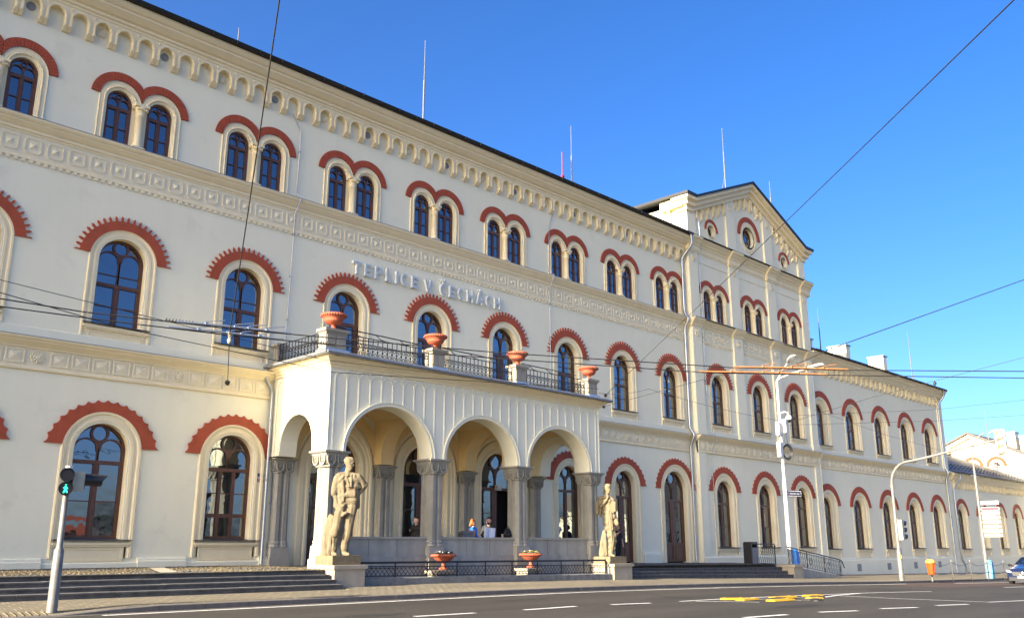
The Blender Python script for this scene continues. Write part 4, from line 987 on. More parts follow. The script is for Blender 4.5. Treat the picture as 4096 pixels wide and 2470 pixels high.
# ================================================================ raised station lettering
sg_ = empty('station_name_sign', (16.7, -.03, 9.25)); tag(sg_, 'raised silver letters spelling the station name below the upper frieze', 'sign')
HL, TH = .50, .105
def letter(ch):
    """strokes in a unit of height HL, returns (strokes, width)"""
    h = HL; t = TH/2
    def C(x0): return [arc(x0+.19, h*.5, .19-t, radians(52), radians(308), 14, h*.5-t)]
    E_ = [[(t, 0), (t, h)], [(t, h-t), (.33, h-t)], [(t, h/2), (.30, h/2)], [(t, t), (.33, t)]]
    D = {'T': ([[(0, h-t), (.38, h-t)], [(.19, 0), (.19, h)]], .38), 'E': (E_, .34), 'P': ([[(t, 0), (t, h)], [(t, h-t), (.20, h-t)]+arc(.20, h*.73, h*.27-t, pi/2, -pi/2, 8)[1:]+[(t, h*.46+t)]], .36),
         'L': ([[(t, 0), (t, h)], [(t, t), (.32, t)]], .32), 'I': ([[(t, 0), (t, h)]], .11), 'C': (C(0), .38), 'V': ([[(t, h), (.21, 0)], [(.21, 0), (.42-t, h)]], .42),
         'H': ([[(t, 0), (t, h)], [(.39-t, 0), (.39-t, h)], [(t, h/2), (.39-t, h/2)]], .39), 'A': ([[(t, 0), (.22, h)], [(.22, h), (.44-t, 0)], [(.10, h*.28), (.34, h*.28)]], .44)}
    D['č'] = (D['C'][0]+[[(.09, h+.17), (.19, h+.07), (.29, h+.17)]], .38); D['á'] = (D['A'][0]+[[(.20, h+.06), (.30, h+.17)]], .44)
    return D[ch]
def write(word, x0, x1):
    ws = [letter(c)[1] for c in word]; gap = (x1-x0-sum(ws))/max(1, len(word)-1); x = x0
    for c, w_ in zip(word, ws):
        st = letter(c)[0]
        def mk(wd, y0, y1):
            m_ = MB()
            for k, p in enumerate(st):
                wd2 = wd if not (c in 'čá' and k == len(st)-1) else wd*.75
                m_.stroke(p, wd2, y0-.0007*k, y1)
            return m_
        L_ = put('letter', mk(TH, -.13, -.02), sg_, (x, 0, 9.25), 'letter_side')
        put('letter_face', mk(TH*.62, -.137, -.12), L_, (x, 0, 9.25), 'letter_face')
        sp = MB()
        for k in range(7): sp.tube([(w_*k/6, -.07, HL), (w_*k/6+.01*((k % 3)-1), -.09, HL+.11)], .004, 3)
        put('bird_spikes', sp, L_, (x, 0, 9.25), 'galvanised')
        x += w_+gap
write('TEPLICE', 12.72, 15.92); write('V', 16.24, 16.66); write('čECHáCH', 17.08, 20.62)
# house number plates
def text_child(parent, s, loc, size, m, ext=.002, rot=(pi/2, 0, 0), name='lettering', wid=None):
    cu = bpy.data.curves.new(name, 'FONT'); cu.body = s; cu.size = size; cu.extrude = ext; cu.align_x = 'CENTER'; cu.align_y = 'CENTER'; cu.offset = size*.012
    cu.materials.append(M[m]); t = bpy.data.objects.new(name, cu); col.objects.link(t)
    dg = bpy.context.evaluated_depsgraph_get(); dg.update(); me = bpy.data.meshes.new_from_object(t.evaluated_get(dg)); bpy.data.objects.remove(t)
    o = link(bpy.data.objects.new(name, me), parent, loc); o.rotation_euler = rot
    if wid: o.scale = (wid, 1, 1)
    return o
for z, m_, s, lab in ((1.50, 'sign_navy', '53', 'dark blue house number plate reading 53 above the red plate'), (1.34, 'sign_red', '599', 'red house number plate reading 599 beside the downpipe')):
    p = empty('house_number_plate', (9.47, -.01, z)); tag(p, lab, 'number plate')
    put('plate', MB().box(-.13, .13, -.012, .01, -.072, .072), p, (9.47, -.01, z), m_)
    put('border', MB().stroke([(-.12, -.062), (.12, -.062), (.12, .062), (-.12, .062)], .01, -.015, -.01, True), p, (9.47, -.01, z), 'sign_white')
    text_child(p, s, (9.47, -.024, z), .125, 'sign_white')
# ================================================================ ground, road, pavement
def grid(X, Y, zf, dz=0.0):
    V = [(x, y, zf(x, y)+dz) for x in X for y in Y]; n = len(Y); F = []
    for i in range(len(X)-1):
        for j in range(n-1): q = i*n+j; F.append((q, q+n, q+n+1, q+1))
    return MB().add(V, F)
XS = [-60+2*i for i in range(90)]+[125+15*i for i in range(19)]
tag(put('road', grid(XS, [-29.5, -20, -12, KERB_Y-.05, KERB_Y+.02], rz), None, (0, 0, 0), 'asphalt'), kind='structure')
tag(put('ground', grid([-900, -300, -62]+XS[1:]+[800, 1600], [-1200, -300, -60, -29.4], lambda x, y: rz(x, max(y, -60))-.03), None, (0, 0, 0), 'paver_base'), kind='structure')
tag(put('rear_ground', grid([-900, -300, -62]+XS[1:]+[800, 1600], [.3, 12, 60, 1200], lambda x, y: gz(x, 0)-.05), None, (0, 0, 0), 'paver_base'), kind='structure')
XP = [-60+3*i for i in range(17)]+[-9+.5*i for i in range(100)]+[41+2*i for i in range(45)]+[135, 200, 300, 400]
pav = put('pavement', grid(XP, [KERB_Y+.14, -7.0, -6.2, -5.4, -4.4, -3, 0.35], lambda x, y: gz(x, y)-.012), None, (0, 0, 0), 'paver'); tag(pav, kind='structure')
# concrete pavers: the nearest ones singly, the rest as one mass
PW_, PD_ = .30, .20; cand = []
for i in range(-11, 150):
    x = -2+PW_*i
    if x > 24: break
    for j in range(17):
        y = KERB_Y+.155+PD_*j; xx = x+(PW_/2 if j % 2 else 0)
        ymax = -5.45 if x < 9 else -5.0
        if y+PD_ > ymax or xx < -3.2: continue
        cand.append((xx, y))
cand.sort(key=lambda p: (p[0]-CAM.x)**2+(p[1]-CAM.y)**2)
cand = [p for p in cand if p[0] > -1.6]+[p for p in cand if p[0] <= -1.6]
def paver_geo(m_, x, y, zs):
    g = .003; q = [(x+g, y+g), (x+PW_-g, y+g), (x+PW_-g, y+PD_-g), (x+g, y+PD_-g)]; b = .004
    t = [(x+g+b, y+g+b), (x+PW_-g-b, y+g+b), (x+PW_-g-b, y+PD_-g-b), (x+g+b, y+PD_-g-b)]
    dz = random.uniform(-.001, .001)
    m_.add([(p[0], p[1], gz(*p)-.011-zs) for p in q]+[(p[0], p[1], gz(*p)+dz-zs) for p in t], [(4, 5, 6, 7), (0, 1, 5, 4), (1, 2, 6, 5), (2, 3, 7, 6), (3, 0, 4, 7)])
for x, y in cand[:300]:
    z = gz(x, y); m_ = MB(); paver_geo(m_, x, y, 0); m_.v = [(p[0]-x, p[1]-y, p[2]-z) for p in m_.v]; put('paver', m_, pav, (x, y, z), 'paver')
m_ = MB()
for x, y in cand[300:]: paver_geo(m_, x, y, 0)
tag(put('paver_field', m_, pav, (0, 0, 0), 'paver'), kind='stuff')
tac = MB()
for i in range(24):
    x = -2.6+.14*i; tac.add([(x, KERB_Y+.17, gz(x, KERB_Y+.17)+.003), (x+.06, KERB_Y+.17, gz(x, KERB_Y)+.003), (x+.06, KERB_Y+.55, gz(x, KERB_Y+.55)+.003), (x, KERB_Y+.55, gz(x, KERB_Y+.55)+.003),
                           (x+.015, KERB_Y+.18, gz(x, KERB_Y+.17)+.016), (x+.045, KERB_Y+.18, gz(x, KERB_Y)+.016), (x+.045, KERB_Y+.54, gz(x, KERB_Y+.55)+.016), (x+.015, KERB_Y+.54, gz(x, KERB_Y+.55)+.016)], [(4, 5, 6, 7), (0, 1, 5, 4), (1, 2, 6, 5), (2, 3, 7, 6), (3, 0, 4, 7)])
tag(put('tactile_strip', tac, pav, (0, 0, 0), 'cobble_gold'), kind='stuff')
kerb = empty('kerb', (0, KERB_Y, -2)); tag(kerb, kind='structure')
x = -9.0
while x < 75:
    L_ = 1.08; x1 = x+L_-.012
    ys, ye = KERB_Y, KERB_Y+.148; j = random.uniform(-.004, .004)
    V = [(x, ys+j, rz(x, ys)-.2), (x1, ys+j, rz(x1, ys)-.2), (x1, ye, rz(x1, ys)-.2), (x, ye, rz(x, ys)-.2),
         (x, ys+j+.015, gz(x, ys+.07)+.003), (x1, ys+j+.015, gz(x1, ys+.07)+.003), (x1, ye, gz(x1, ye)+.003), (x, ye, gz(x, ye)+.003), (x, ys+j, gz(x, ys+.07)-.012), (x1, ys+j, gz(x1, ys+.07)-.012)]
    at0('kerb_stone', MB().add(V, [(8, 9, 5, 4), (0, 1, 9, 8), (4, 5, 6, 7), (1, 2, 6, 5, 9), (0, 8, 4, 7, 3), (2, 3, 7, 6)]), 'kerb_stone', kerb); x += L_
gutter_strip = grid([-9+.5*i for i in range(170)], [KERB_Y-.34, KERB_Y+.01], rz, .004)
tag(put('gutter_strip', gutter_strip, None, (0, 0, 0), 'cobble_grey'), kind='structure')
# painted markings: thin sheets 4 mm above the asphalt
mk = empty('road_markings', (10, -10, -2.2)); tag(mk, kind='structure')
def strip(path, wd, m='line_white', dz=.008, name='road_line', step=.6):
    P = []
    for a, b in zip(path, path[1:]):
        n = max(1, int(sqrt((b[0]-a[0])**2+(b[1]-a[1])**2)/step)); P += [(a[0]+(b[0]-a[0])*i/n, a[1]+(b[1]-a[1])*i/n) for i in range(n)]
    P.append(path[-1]); V = []; F = []
    for i, p in enumerate(P):
        a, b = P[max(0, i-1)], P[min(len(P)-1, i+1)]; dx, dy = b[0]-a[0], b[1]-a[1]; l = sqrt(dx*dx+dy*dy); nx, ny = -dy/l*wd/2, dx/l*wd/2
        V += [(p[0]+nx, p[1]+ny, rz(p[0]+nx, p[1]+ny)+dz), (p[0]-nx, p[1]-ny, rz(p[0]-nx, p[1]-ny)+dz)]
    for i in range(len(P)-1): F.append((2*i, 2*i+1, 2*i+3, 2*i+2))
    return at0(name, MB().add(V, F), m, mk)
strip([(1.5, -8.05), (13, -8.15), (28, -8.35), (42, -8.0)], .16); strip([(46.5, -8.75), (53, -9.2), (75, -10)], .16)
for a, b in (((6.35, -12.05), (8.0, -12.15)), ((9.5, -12.2), (11.4, -12.15)), ((12.6, -12.3), (13.95, -12.55)), ((11.8, -16.6), (13.4, -16.75)), ((14.75, -16.85), (16.05, -17.2)), ((17.4, -17.2), (18.85, -17.55)), ((20.3, -17.5), (21.95, -17.75)), ((43.0, -12.3), (46, -12.5)), ((8.0, -16.3), (9.6, -16.4))):
    strip([a, b], .16)
strip([(15.2, -12.6), (17.5, -12.62), (22.2, -12.82), (27, -13.0), (31, -13.35)], .12); strip([(15.6, -12.85), (16.4, -13.4), (16.9, -14.05)], .10)
strip([(18.3, -13.05), (18.9, -14.25)], .12); strip([(20.3, -13.15), (20.5, -13.85)], .10)
strip([(19.0, -14.6), (21.2, -13.75), (23.4, -13.25), (25.5, -13.0)], .14); strip([(22.9, -13.5), (23.1, -15.4), (24.0, -17.65)], .12); strip([(23.9, -17.68), (26.6, -17.95)], .12)
at0('asphalt_patch', grid([38+i for i in range(14)], [-11.2, -9.8, KERB_Y-.36], rz, .004), 'asphalt_red', mk)
def blob(x, y, a, b_, seed, m):
    r_ = random.Random(seed); P = [(x+a*cos(2*pi*k/14)*r_.uniform(.75, 1.1), y+b_*sin(2*pi*k/14)*r_.uniform(.75, 1.1)) for k in range(14)]
    at0('asphalt_patch', MB().add([(p[0], p[1], rz(*p)+.005) for p in P], [tuple(range(14))]), m, mk)
blob(13.0, -12.62, .55, .16, 1, 'asphalt_patch'); blob(12.2, -9.6, 1.1, .10, 2, 'asphalt_patch'); blob(6.0, -11.2, .8, .3, 3, 'asphalt_patch'); blob(24.5, -10.6, 1.6, .35, 4, 'asphalt_patch'); blob(16.5, -15.4, 1.2, .3, 5, 'asphalt_patch'); blob(31, -11.8, 2.0, .4, 6, 'asphalt_patch')
for (x, y, r) in ((46, -10.3, .45), (43, -10.0, .4)): at0('manhole_cover', MB().add([(x+r*cos(2*pi*k/20), y+r*sin(2*pi*k/20), rz(x, y)+.012+.0*k) for k in range(20)], [tuple(range(20))]), 'hump_black', mk)
# bolted lane separators
def sep(x, y, L_, rot, m, label):
    mb2 = MB(); P = [(-L_/2, 0), (-L_/2+.12, -.16), (L_/2-.02, -.16), (L_/2, 0), (L_/2-.02, .16), (-L_/2+.12, .16)]
    V = [(p[0], p[1], 0) for p in P]+[(p[0]*.94, p[1]*.8, .045) for p in P]; n = 6
    mb2.add(V, [tuple(range(n, 2*n))]+[(i, (i+1) % n, (i+1) % n+n, i+n) for i in range(n)])
    for s in (-.5, .5): mb2.lathe([(.03, .04), (.025, .055)], 8, (s*L_*.6, 0, 0))
    o = put('lane_separator', mb2, None, (x, y, rz(x, y)+.009), m); o.rotation_euler = (0, 0, rot)
    return tag(o, label, 'lane separator', 'rubber lane separators on the road island')
for x, y, L_, rot, m, lb in ((17.35, -12.95, .8, -.6, 'hump_yellow', 'pointed yellow lane separator at the left tip of the road island'), (17.5, -13.3, 1.0, .0, 'hump_yellow', 'yellow lane separator second from the left tip of the road island'),
                       (18.6, -13.55, .9, -.1, 'hump_black', 'black rubber lane separator left of the middle of the front row'), (19.6, -13.25, 1.25, -.1, 'hump_yellow', 'long yellow lane separator in the rear row of the island'),
                       (18.1, -14.0, 1.15, -.1, 'hump_yellow', 'yellow lane separator in the front row nearest the camera'), (20.6, -13.75, .9, -.1, 'hump_black', 'black lane separator in the rear row of the island'),
                       (21.6, -13.2, .9, -.1, 'hump_yellow', 'rearmost yellow lane separator at the right end of the island'), (19.2, -14.4, .8, -.1, 'hump_black', 'black lane separator nearest the camera at the island end'), (20.0, -14.05, .6, -.3, 'hump_yellow', 'small yellow lane separator at the right end of the front rows')):
    sep(x, y, L_, rot, m, lb)
# ================================================================ platform and steps
pl = put('platform', grid([-15+1.5*i for i in range(37)], [-4.5, -3.4, -1.7, .34], plat, -.012), None, (0, 0, 0), 'cobble_grey'); tag(pl, kind='structure')
# hide nothing: the platform stops where the steps and the planted strip begin
me = pl.data; bm = bmesh.new(); bm.from_mesh(me)
bmesh.ops.delete(bm, geom=[f for f in bm.faces if f.calc_center_median().x > 38.2 or (f.calc_center_median().y < -3.4 and f.calc_center_median().x > 9.0)], context='FACES'); bm.to_mesh(me); bm.free()
cg, cgr = MB(), MB(); slabs = []
y = -4.40
while y < -.15:
    x = -3.0+random.uniform(0, .1)
    while x < 9.6:
        w_ = random.uniform(.09, .17); d_ = .115
        patch = sin(x*1.7+y*.9)+sin(x*.6-y*2.1)
        onslab = any(abs(x-sx-(y+2)*.35) < .28 for sx in (.9, 5.4))
        if not onslab:
            t = cg if (patch > -.55) else cgr; z = plat(x, y)+random.uniform(-.008, .006)
            t.add([(x+.006, y+.006, z-.02), (x+w_-.006, y+.006, z-.02), (x+w_-.006, y+d_-.006, z-.02), (x+.006, y+d_-.006, z-.02), (x+.02, y+.02, z+.006), (x+w_-.02, y+.02, z+.006), (x+w_-.02, y+d_-.02, z+.006), (x+.02, y+d_-.02, z+.006)],
                  [(4, 5, 6, 7), (0, 1, 5, 4), (1, 2, 6, 5), (2, 3, 7, 6), (3, 0, 4, 7)])
        x += w_
    y += .118
tag(put('golden_cobbles', cg, pl, (0, 0, 0), 'cobble_gold'), kind='stuff'); tag(put('grey_cobbles', cgr, pl, (0, 0, 0), 'cobble_grey'), kind='stuff')
for sx in (.9, 5.4):
    for k in range(8):
        y0 = -4.3+.5*k; put('stone_slab', MB().add([(sx-.24+(y0+2)*.35, y0, plat(sx, y0)+.008), (sx+.24+(y0+2)*.35, y0, plat(sx, y0)+.008), (sx+.24+(y0+2.49)*.35, y0+.49, plat(sx, y0+.49)+.008), (sx-.24+(y0+2.49)*.35, y0+.49, plat(sx, y0+.49)+.008)], [(0, 1, 2, 3)]), pl, (0, 0, 0), 'limestone')
def block(x0, x1, y0, y1, zt, zb, lip=.03):
    """stone step block; zt, zb functions of x"""
    V = []
    for x in (x0, x1): V += [(x, y0, zb(x)), (x, y0, zt(x)-.055), (x, y0-lip, zt(x)-.045), (x, y0-lip, zt(x)-.008), (x, y0-lip+.012, zt(x)), (x, y1, zt(x)), (x, y1, zb(x))]
    n = 7; return MB().add(V, [(i, (i+1) % n, (i+1) % n+n, i+n) for i in range(n)]+[tuple(range(n))[::-1], tuple(range(n, 2*n))])
def steps(name, label, x0, x1, ytop, yd, nr, ground):
    t = empty(name, ((x0+x1)/2, ytop, ground(x0))); tag(t, label, 'steps')
    for k in range(nr):
        xx = x0+random.uniform(-.8, 0); first = True
        while xx < x1-.05:
            L_ = random.uniform(1.5, 2.6); a, b = max(x0, xx), min(x1, xx+L_-.008)
            h = lambda x: (plat(x, ytop)-ground(x))/nr
            dz = random.uniform(-.004, .004)
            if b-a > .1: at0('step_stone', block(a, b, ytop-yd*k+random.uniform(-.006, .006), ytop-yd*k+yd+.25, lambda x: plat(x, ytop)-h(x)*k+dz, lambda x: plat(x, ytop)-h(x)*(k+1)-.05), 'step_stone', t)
            xx += L_
    return t
steps('entrance_steps', 'worn stone steps left of the man statue, darkened for shade', -6.5, 9.18, -4.42, .33, 4, lambda x: gz(x, -5.45))
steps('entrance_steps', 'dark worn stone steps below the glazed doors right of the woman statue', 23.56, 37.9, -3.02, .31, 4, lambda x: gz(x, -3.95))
# planted strip in front of the portico
pt = empty('planter_wall', (16.4, -4.5, -2)); tag(pt, 'low rough concrete wall under the lattice railing between the two statues', 'wall')
V = []; F = []; n = 24
for i in range(n+1):
    x = 10.36+(22.32-10.36)*i/n; zt = -1.70-.011*(x-10.4)+random.uniform(-.006, .006); V += [(x, -4.58, gz(x, -4.6)-.2), (x, -4.58, zt-.03), (x, -4.55, zt), (x, -4.30, zt), (x, -4.30, gz(x, -4.6)-.2)]
for i in range(n): F += [(5*i+k, 5*i+k+1, 5*i+k+6, 5*i+k+5) for k in range(4)]
at0('wall_core', MB().add(V, F), 'rough_concrete', pt)
tag(put('planting_soil', grid([10.3+.4*i for i in range(31)], [-4.32, -3.9, -3.5, -3.1], lambda x, y: -1.74-.011*(x-10.4)+.02*sin(7*x)*sin(9*y)), None, (0, 0, 0), 'soil'), 'dark soil and dry leaves in the strip behind the lattice railing', None, None, 'stuff')
at0('back_kerb', MB().box(10.4, 22.3, -3.50, -3.28, -2.0, -1.50), 'oat_stone', pt)
def lattice(L_, z0, z1, slope=0.0, step=.16, rings=()):
    m_ = MB(); zf = lambda x: slope*x
    for z, r in ((z0, .014), (z1, .014)): m_.add(*(lambda q: (q.v, q.f))(MB().tube([(0, 0, z), (L_, 0, z+zf(L_))], r, 5)))
    k = 0.0; h = (z1-z0)
    while k < L_-.3:
        m_.tube([(k, -.008, z0+zf(k)), (k+.27, -.008, z1+zf(k+.27))], .009, 4, False); m_.tube([(k+.27, .008, z0+zf(k+.27)), (k, .008, z1+zf(k))], .009, 4, False); k += step
    for x in rings: m_.tube([(x+.13*cos(2*pi*i/16), -.012, (z0+z1)/2+zf(x)+.19*sin(2*pi*i/16)) for i in range(17)], .012, 5)
    return m_
fn = empty('lattice_railing', (16.3, -4.45, -1.7)); tag(fn, 'low black lattice railing in front of the portico parapet', 'railing')
put('lattice', lattice(11.6, -1.66, -1.38, -.011, .165), fn, (10.5, -4.44, 0), 'black_iron')
g = MB().tube([(10.45, -4.44, -1.27), (22.1, -4.44, -1.33), (22.2, -4.44, -1.42), (22.2, -4.44, -1.84)], .032, 8)
at0('top_rail', g, 'black_iron', fn)
for i in range(10): x = 10.5+i*1.29; at0('post', MB().box(x-.014, x+.014, -4.455, -4.425, -1.78-.011*(x-10.4), -1.28), 'black_iron', fn)
# ================================================================ ramp at the right
rp = empty('access_ramp', (42, -2.6, -2.5)); tag(rp, 'sloping concrete access ramp with lattice railings beside the lamp post', 'ramp')
RX0, RX1 = 38.9, 45.6
at0('ramp_body', MB().add([(RX0, -3.1, -2.7), (RX1, -3.1, -2.75), (RX1, -3.1, gz(RX1, -3.1)+.01), (RX0, -3.1, -1.80), (RX0, -1.9, -2.7), (RX1, -1.9, -2.75), (RX1, -1.9, gz(RX1, -1.9)+.01), (RX0, -1.9, -1.80)],
    [(0, 1, 2, 3), (4, 7, 6, 5), (3, 2, 6, 7), (0, 3, 7, 4), (1, 5, 6, 2)]), 'parapet_concrete', rp)
put('lattice', lattice(6.4, -1.72, -.98, -.118, .2, (2.5, 4.6)), rp, (39.2, -3.02, 0), 'black_iron')
at0('handrail', MB().tube([(39.2, -3.02, -.86), (45.3, -3.02, -1.60), (45.5, -3.02, -1.68), (45.75, -3.02, -2.05)], .03, 8), 'black_iron', rp)
for t in (.0, .33, .66, .97): x = 39.3+6.1*t; at0('post', MB().box(x-.015, x+.015, -3.035, -3.005, -1.78-.118*(x-39.2), -.88-.118*(x-39.2)), 'black_iron', rp)
put('lattice', lattice(2.6, -1.66, -.86, -.03, .2, (.5,)), rp, (36.85, -2.2, 0), 'black_iron')
at0('handrail', MB().tube([(36.7, -2.2, -.72), (39.3, -2.2, -.72), (39.35, -2.2, -.78), (39.35, -2.2, -1.75)], .03, 8), 'black_iron', rp)
ck = empty('cheek_wall', (38.4, -3.4, -2.4)); tag(ck, 'pale concrete cheek wall ending the right flight of steps', 'wall')
at0('wall_core', MB().box(37.95, 38.88, -4.0, -2.7, -2.7, -1.86), 'limestone', ck); at0('coping', MB().box(37.88, 38.95, -4.07, -2.65, -1.86, -1.74), 'limestone', ck)
# ================================================================ pedestals
def pedestal(x0, x1, y0, y1, zt, label):
    t = empty('statue_pedestal', ((x0+x1)/2, (y0+y1)/2, gz(x0, y0))); tag(t, label, 'pedestal', 'statue pedestals')
    at0('block', MB().box(x0, x1, y0, y1, gz(x0, y0)-.15, zt-.11), 'limestone', t); at0('slab', MB().box(x0-.06, x1+.06, y0-.06, y1+.06, zt-.11, zt), 'limestone', t)
pedestal(9.24, 10.32, -4.88, -3.62, -1.32, 'pale stone pedestal under the statue of the man'); pedestal(22.38, 23.52, -4.66, -3.40, -1.47, 'pale stone pedestal under the statue of the woman')
# ================================================================ urns and flower bowls
def urn_mesh():
    m_ = MB(); lob = lambda a, h: 1+(.035*cos(20*a) if .20 < h < .33 else 0)
    m_.lathe([(.20, 0), (.20, .03), (.15, .05), (.10, .10), (.085, .15), (.12, .18), (.15, .19), (.30, .24), (.375, .31), (.385, .33), (.375, .34), (.45, .42), (.50, .47), (.53, .50), (.535, .54), (.51, .57), (.47, .57), (.45, .53), (.2, .45), (.001, .44)], 60, lobes=lob)
    return m_
urn_rim = lambda: (lambda m_: [m_.lathe([(.042, -.03), (.045, .03), (.001, .045)], 6, (.515*cos(2*pi*k/30), .515*sin(2*pi*k/30), .505)) for k in range(30)] and m_)(MB())
ULAB = ['terracotta urn on the corner balcony pier nearest the left', 'terracotta urn on the second balcony pier from the left', 'terracotta urn on the third balcony pier from the left', 'terracotta urn on the right end balcony pier']
for x, lb in zip(PIERX, ULAB):
    u = empty('terracotta_urn', (x, -3.38, 5.97)); tag(u, lb, 'urn', 'terracotta urns on the balcony')
    put('bowl', shared('urn', urn_mesh, 'terracotta'), u, (x, -3.38, 5.97)).scale = (.77, .77, .92); put('rim_beading', shared('urn_rim', urn_rim, 'terracotta'), u, (x, -3.38, 5.97)).scale = (.77, .77, .92)
def bowl_mesh():
    m_ = MB(); m_.lathe([(.20, -.52), (.20, -.48), (.10, -.42), (.07, -.30), (.10, -.25), (.16, -.23), (.30, -.16), (.42, -.05), (.47, .0), (.51, .02), (.52, .06), (.50, .10), (.46, .10), (.44, .05), (.001, .04)], 40); return m_
def leaves(n, R, h, seed, size):
    rnd = random.Random(seed); m_ = MB()
    for i in range(n):
        a = rnd.uniform(0, 2*pi); r = R*sqrt(rnd.random()); x, y, z = r*cos(a), r*sin(a), .05+rnd.uniform(0, h)*(1-.5*r/R); s = size*rnd.uniform(.6, 1.3); t = rnd.uniform(0, 2*pi); e = rnd.uniform(-.3, 1.0)
        d = Vector((cos(t)*cos(e), sin(t)*cos(e), sin(e)))*s; q = d.cross(Vector((0, 0, 1))).normalized()*s*.4; c = Vector((x, y, z))
        m_.add([c, c+d*.5+q, c+d, c+d*.5-q], [(0, 1, 2, 3)])
    return m_
for x, fl, lb in ((14.15, False, 'terracotta bowl with dark foliage behind the lattice railing'), (18.36, True, 'terracotta bowl with yellow and white flowers behind the lattice railing')):
    z = -1.05; b = empty('flower_bowl', (x, -4.0, -1.45)); b.scale = (.8, .8, .8); tag(b, lb, 'flower bowl', 'flower bowls in front of the parapet')
    put('bowl', shared('bowl', bowl_mesh, 'terracotta'), b, (x, -4.0, z)); put('rim_beading', shared('bowl_rim', lambda: (lambda m_: [m_.lathe([(.035, -.04), (.04, .02), (.001, .035)], 6, (.505*cos(2*pi*k/34), .505*sin(2*pi*k/34), .045)) for k in range(34)] and m_)(MB()), 'terracotta'), b, (x, -4.0, z))
    put('foliage', leaves(240, .42, .13, 3, .09), b, (x, -4.0, z+.03), 'leaf_green' if fl else 'leaf_dark')
    if fl:
        put('petals', leaves(110, .40, .16, 5, .06), b, (x, -4.0, z+.06), 'petal_yellow'); put('petals', leaves(50, .40, .15, 6, .06), b, (x-.05, -4.0, z+.06), 'petal_white')
    else: put('petals', leaves(40, .40, .15, 8, .07), b, (x, -4.0, z+.05), 'petal_white')
    s = empty('bowl_plinth', (x, -4.0, -1.8)); tag(s, 'small stone plinth carrying the '+('flowering' if fl else 'dark-leaved')+' terracotta bowl', 'plinth', 'plinths under the flower bowls')
    put('block', MB().box(-.36, .36, -.28, .28, -.30, .14), s, (x-.1, -4.0, -1.80), 'limestone'); put('slab', MB().box(-.42, .42, -.34, .34, .14, .23), s, (x-.1, -4.0, -1.80), 'limestone')
# ================================================================ figures: limbs as tapered capsules, fused by a voxel remesh
from mathutils import noise
def capsule(m_, p0, r0, p1, r1, n=10):
    p0, p1 = Vector(p0), Vector(p1); d = p1-p0; L_ = d.length
    if L_ < 1e-4: d = Vector((0, 0, 1)); p1 = p0+d*.001
    t = d.normalized(); path = []; rs = []
    for k in (-.95, -.75, -.4, 0): path.append(p0+t*r0*k); rs.append(r0*sqrt(max(.02, 1-k*k)))
    for k in (0, .4, .75, .95): path.append(p1+t*r1*k); rs.append(r1*sqrt(max(.02, 1-k*k)))
    m_.tube(path, rs, n)
def fuse(prims, voxel, smooth=4, fold=0.0, fold_z=(0, 99), seed=0, mats=None, name='body', keep=None):
    """prims: (p0, r0, p1, r1[, material index]) -> one continuous mesh"""
    m_ = MB()
    for p in prims: capsule(m_, *p[:4])
    me = bpy.data.meshes.new(name); me.from_pydata(m_.v, [], m_.f); o = bpy.data.objects.new(name, me); col.objects.link(o)
    md = o.modifiers.new('r', 'REMESH'); md.mode = 'VOXEL'; md.voxel_size = voxel
    sm = o.modifiers.new('s', 'SMOOTH'); sm.factor = .5; sm.iterations = smooth
    dg = bpy.context.evaluated_depsgraph_get(); dg.update(); out = bpy.data.meshes.new_from_object(o.evaluated_get(dg)); bpy.data.objects.remove(o); bpy.data.meshes.remove(me)
    if fold:
        for v, nrm in [(v, v.normal.copy()) for v in out.vertices]:
            if fold_z[0] < v.co.z < fold_z[1]:
                k = min(1, (v.co.z-fold_z[0])/.12, (fold_z[1]-v.co.z)/.12)
                f = noise.noise(Vector((v.co.x*7+seed, v.co.y*7, v.co.z*1.6)))+.5*noise.noise(Vector((v.co.x*14, v.co.y*14+seed, v.co.z*3.5)))
                v.co += nrm*f*fold*k
    out.materials.clear()
    for mm in (mats or []): out.materials.append(M[mm])
    if mats and len(mats) > 1:
        P = [(Vector(p[0]), p[1], Vector(p[2]), p[3], p[4]) for p in prims]
        for f in out.polygons:
            c = f.center; best = 9; bi = 0
            for a, ra, b, rb, mi in P:
                d = b-a; t = max(0, min(1, (c-a).dot(d)/max(1e-9, d.length_squared))); dist = (c-(a+d*t)).length-(ra+(rb-ra)*t)
                if dist < best: best = dist; bi = mi
            f.material_index = bi
    for f in out.polygons: f.use_smooth = True
    return out
def px_prims(L, ox, oy, ppm, k=1.0):
    """figure drawn in sketch units: (x, y, depth) -> metres"""
    q = lambda p: ((p[0]-ox)/ppm, p[2] if len(p) > 2 else 0.0, (oy-p[1])/ppm)
    return [(q(p[0]), p[1]*k, q(p[2]), p[3]*k)+tuple(p[4:]) for p in L]
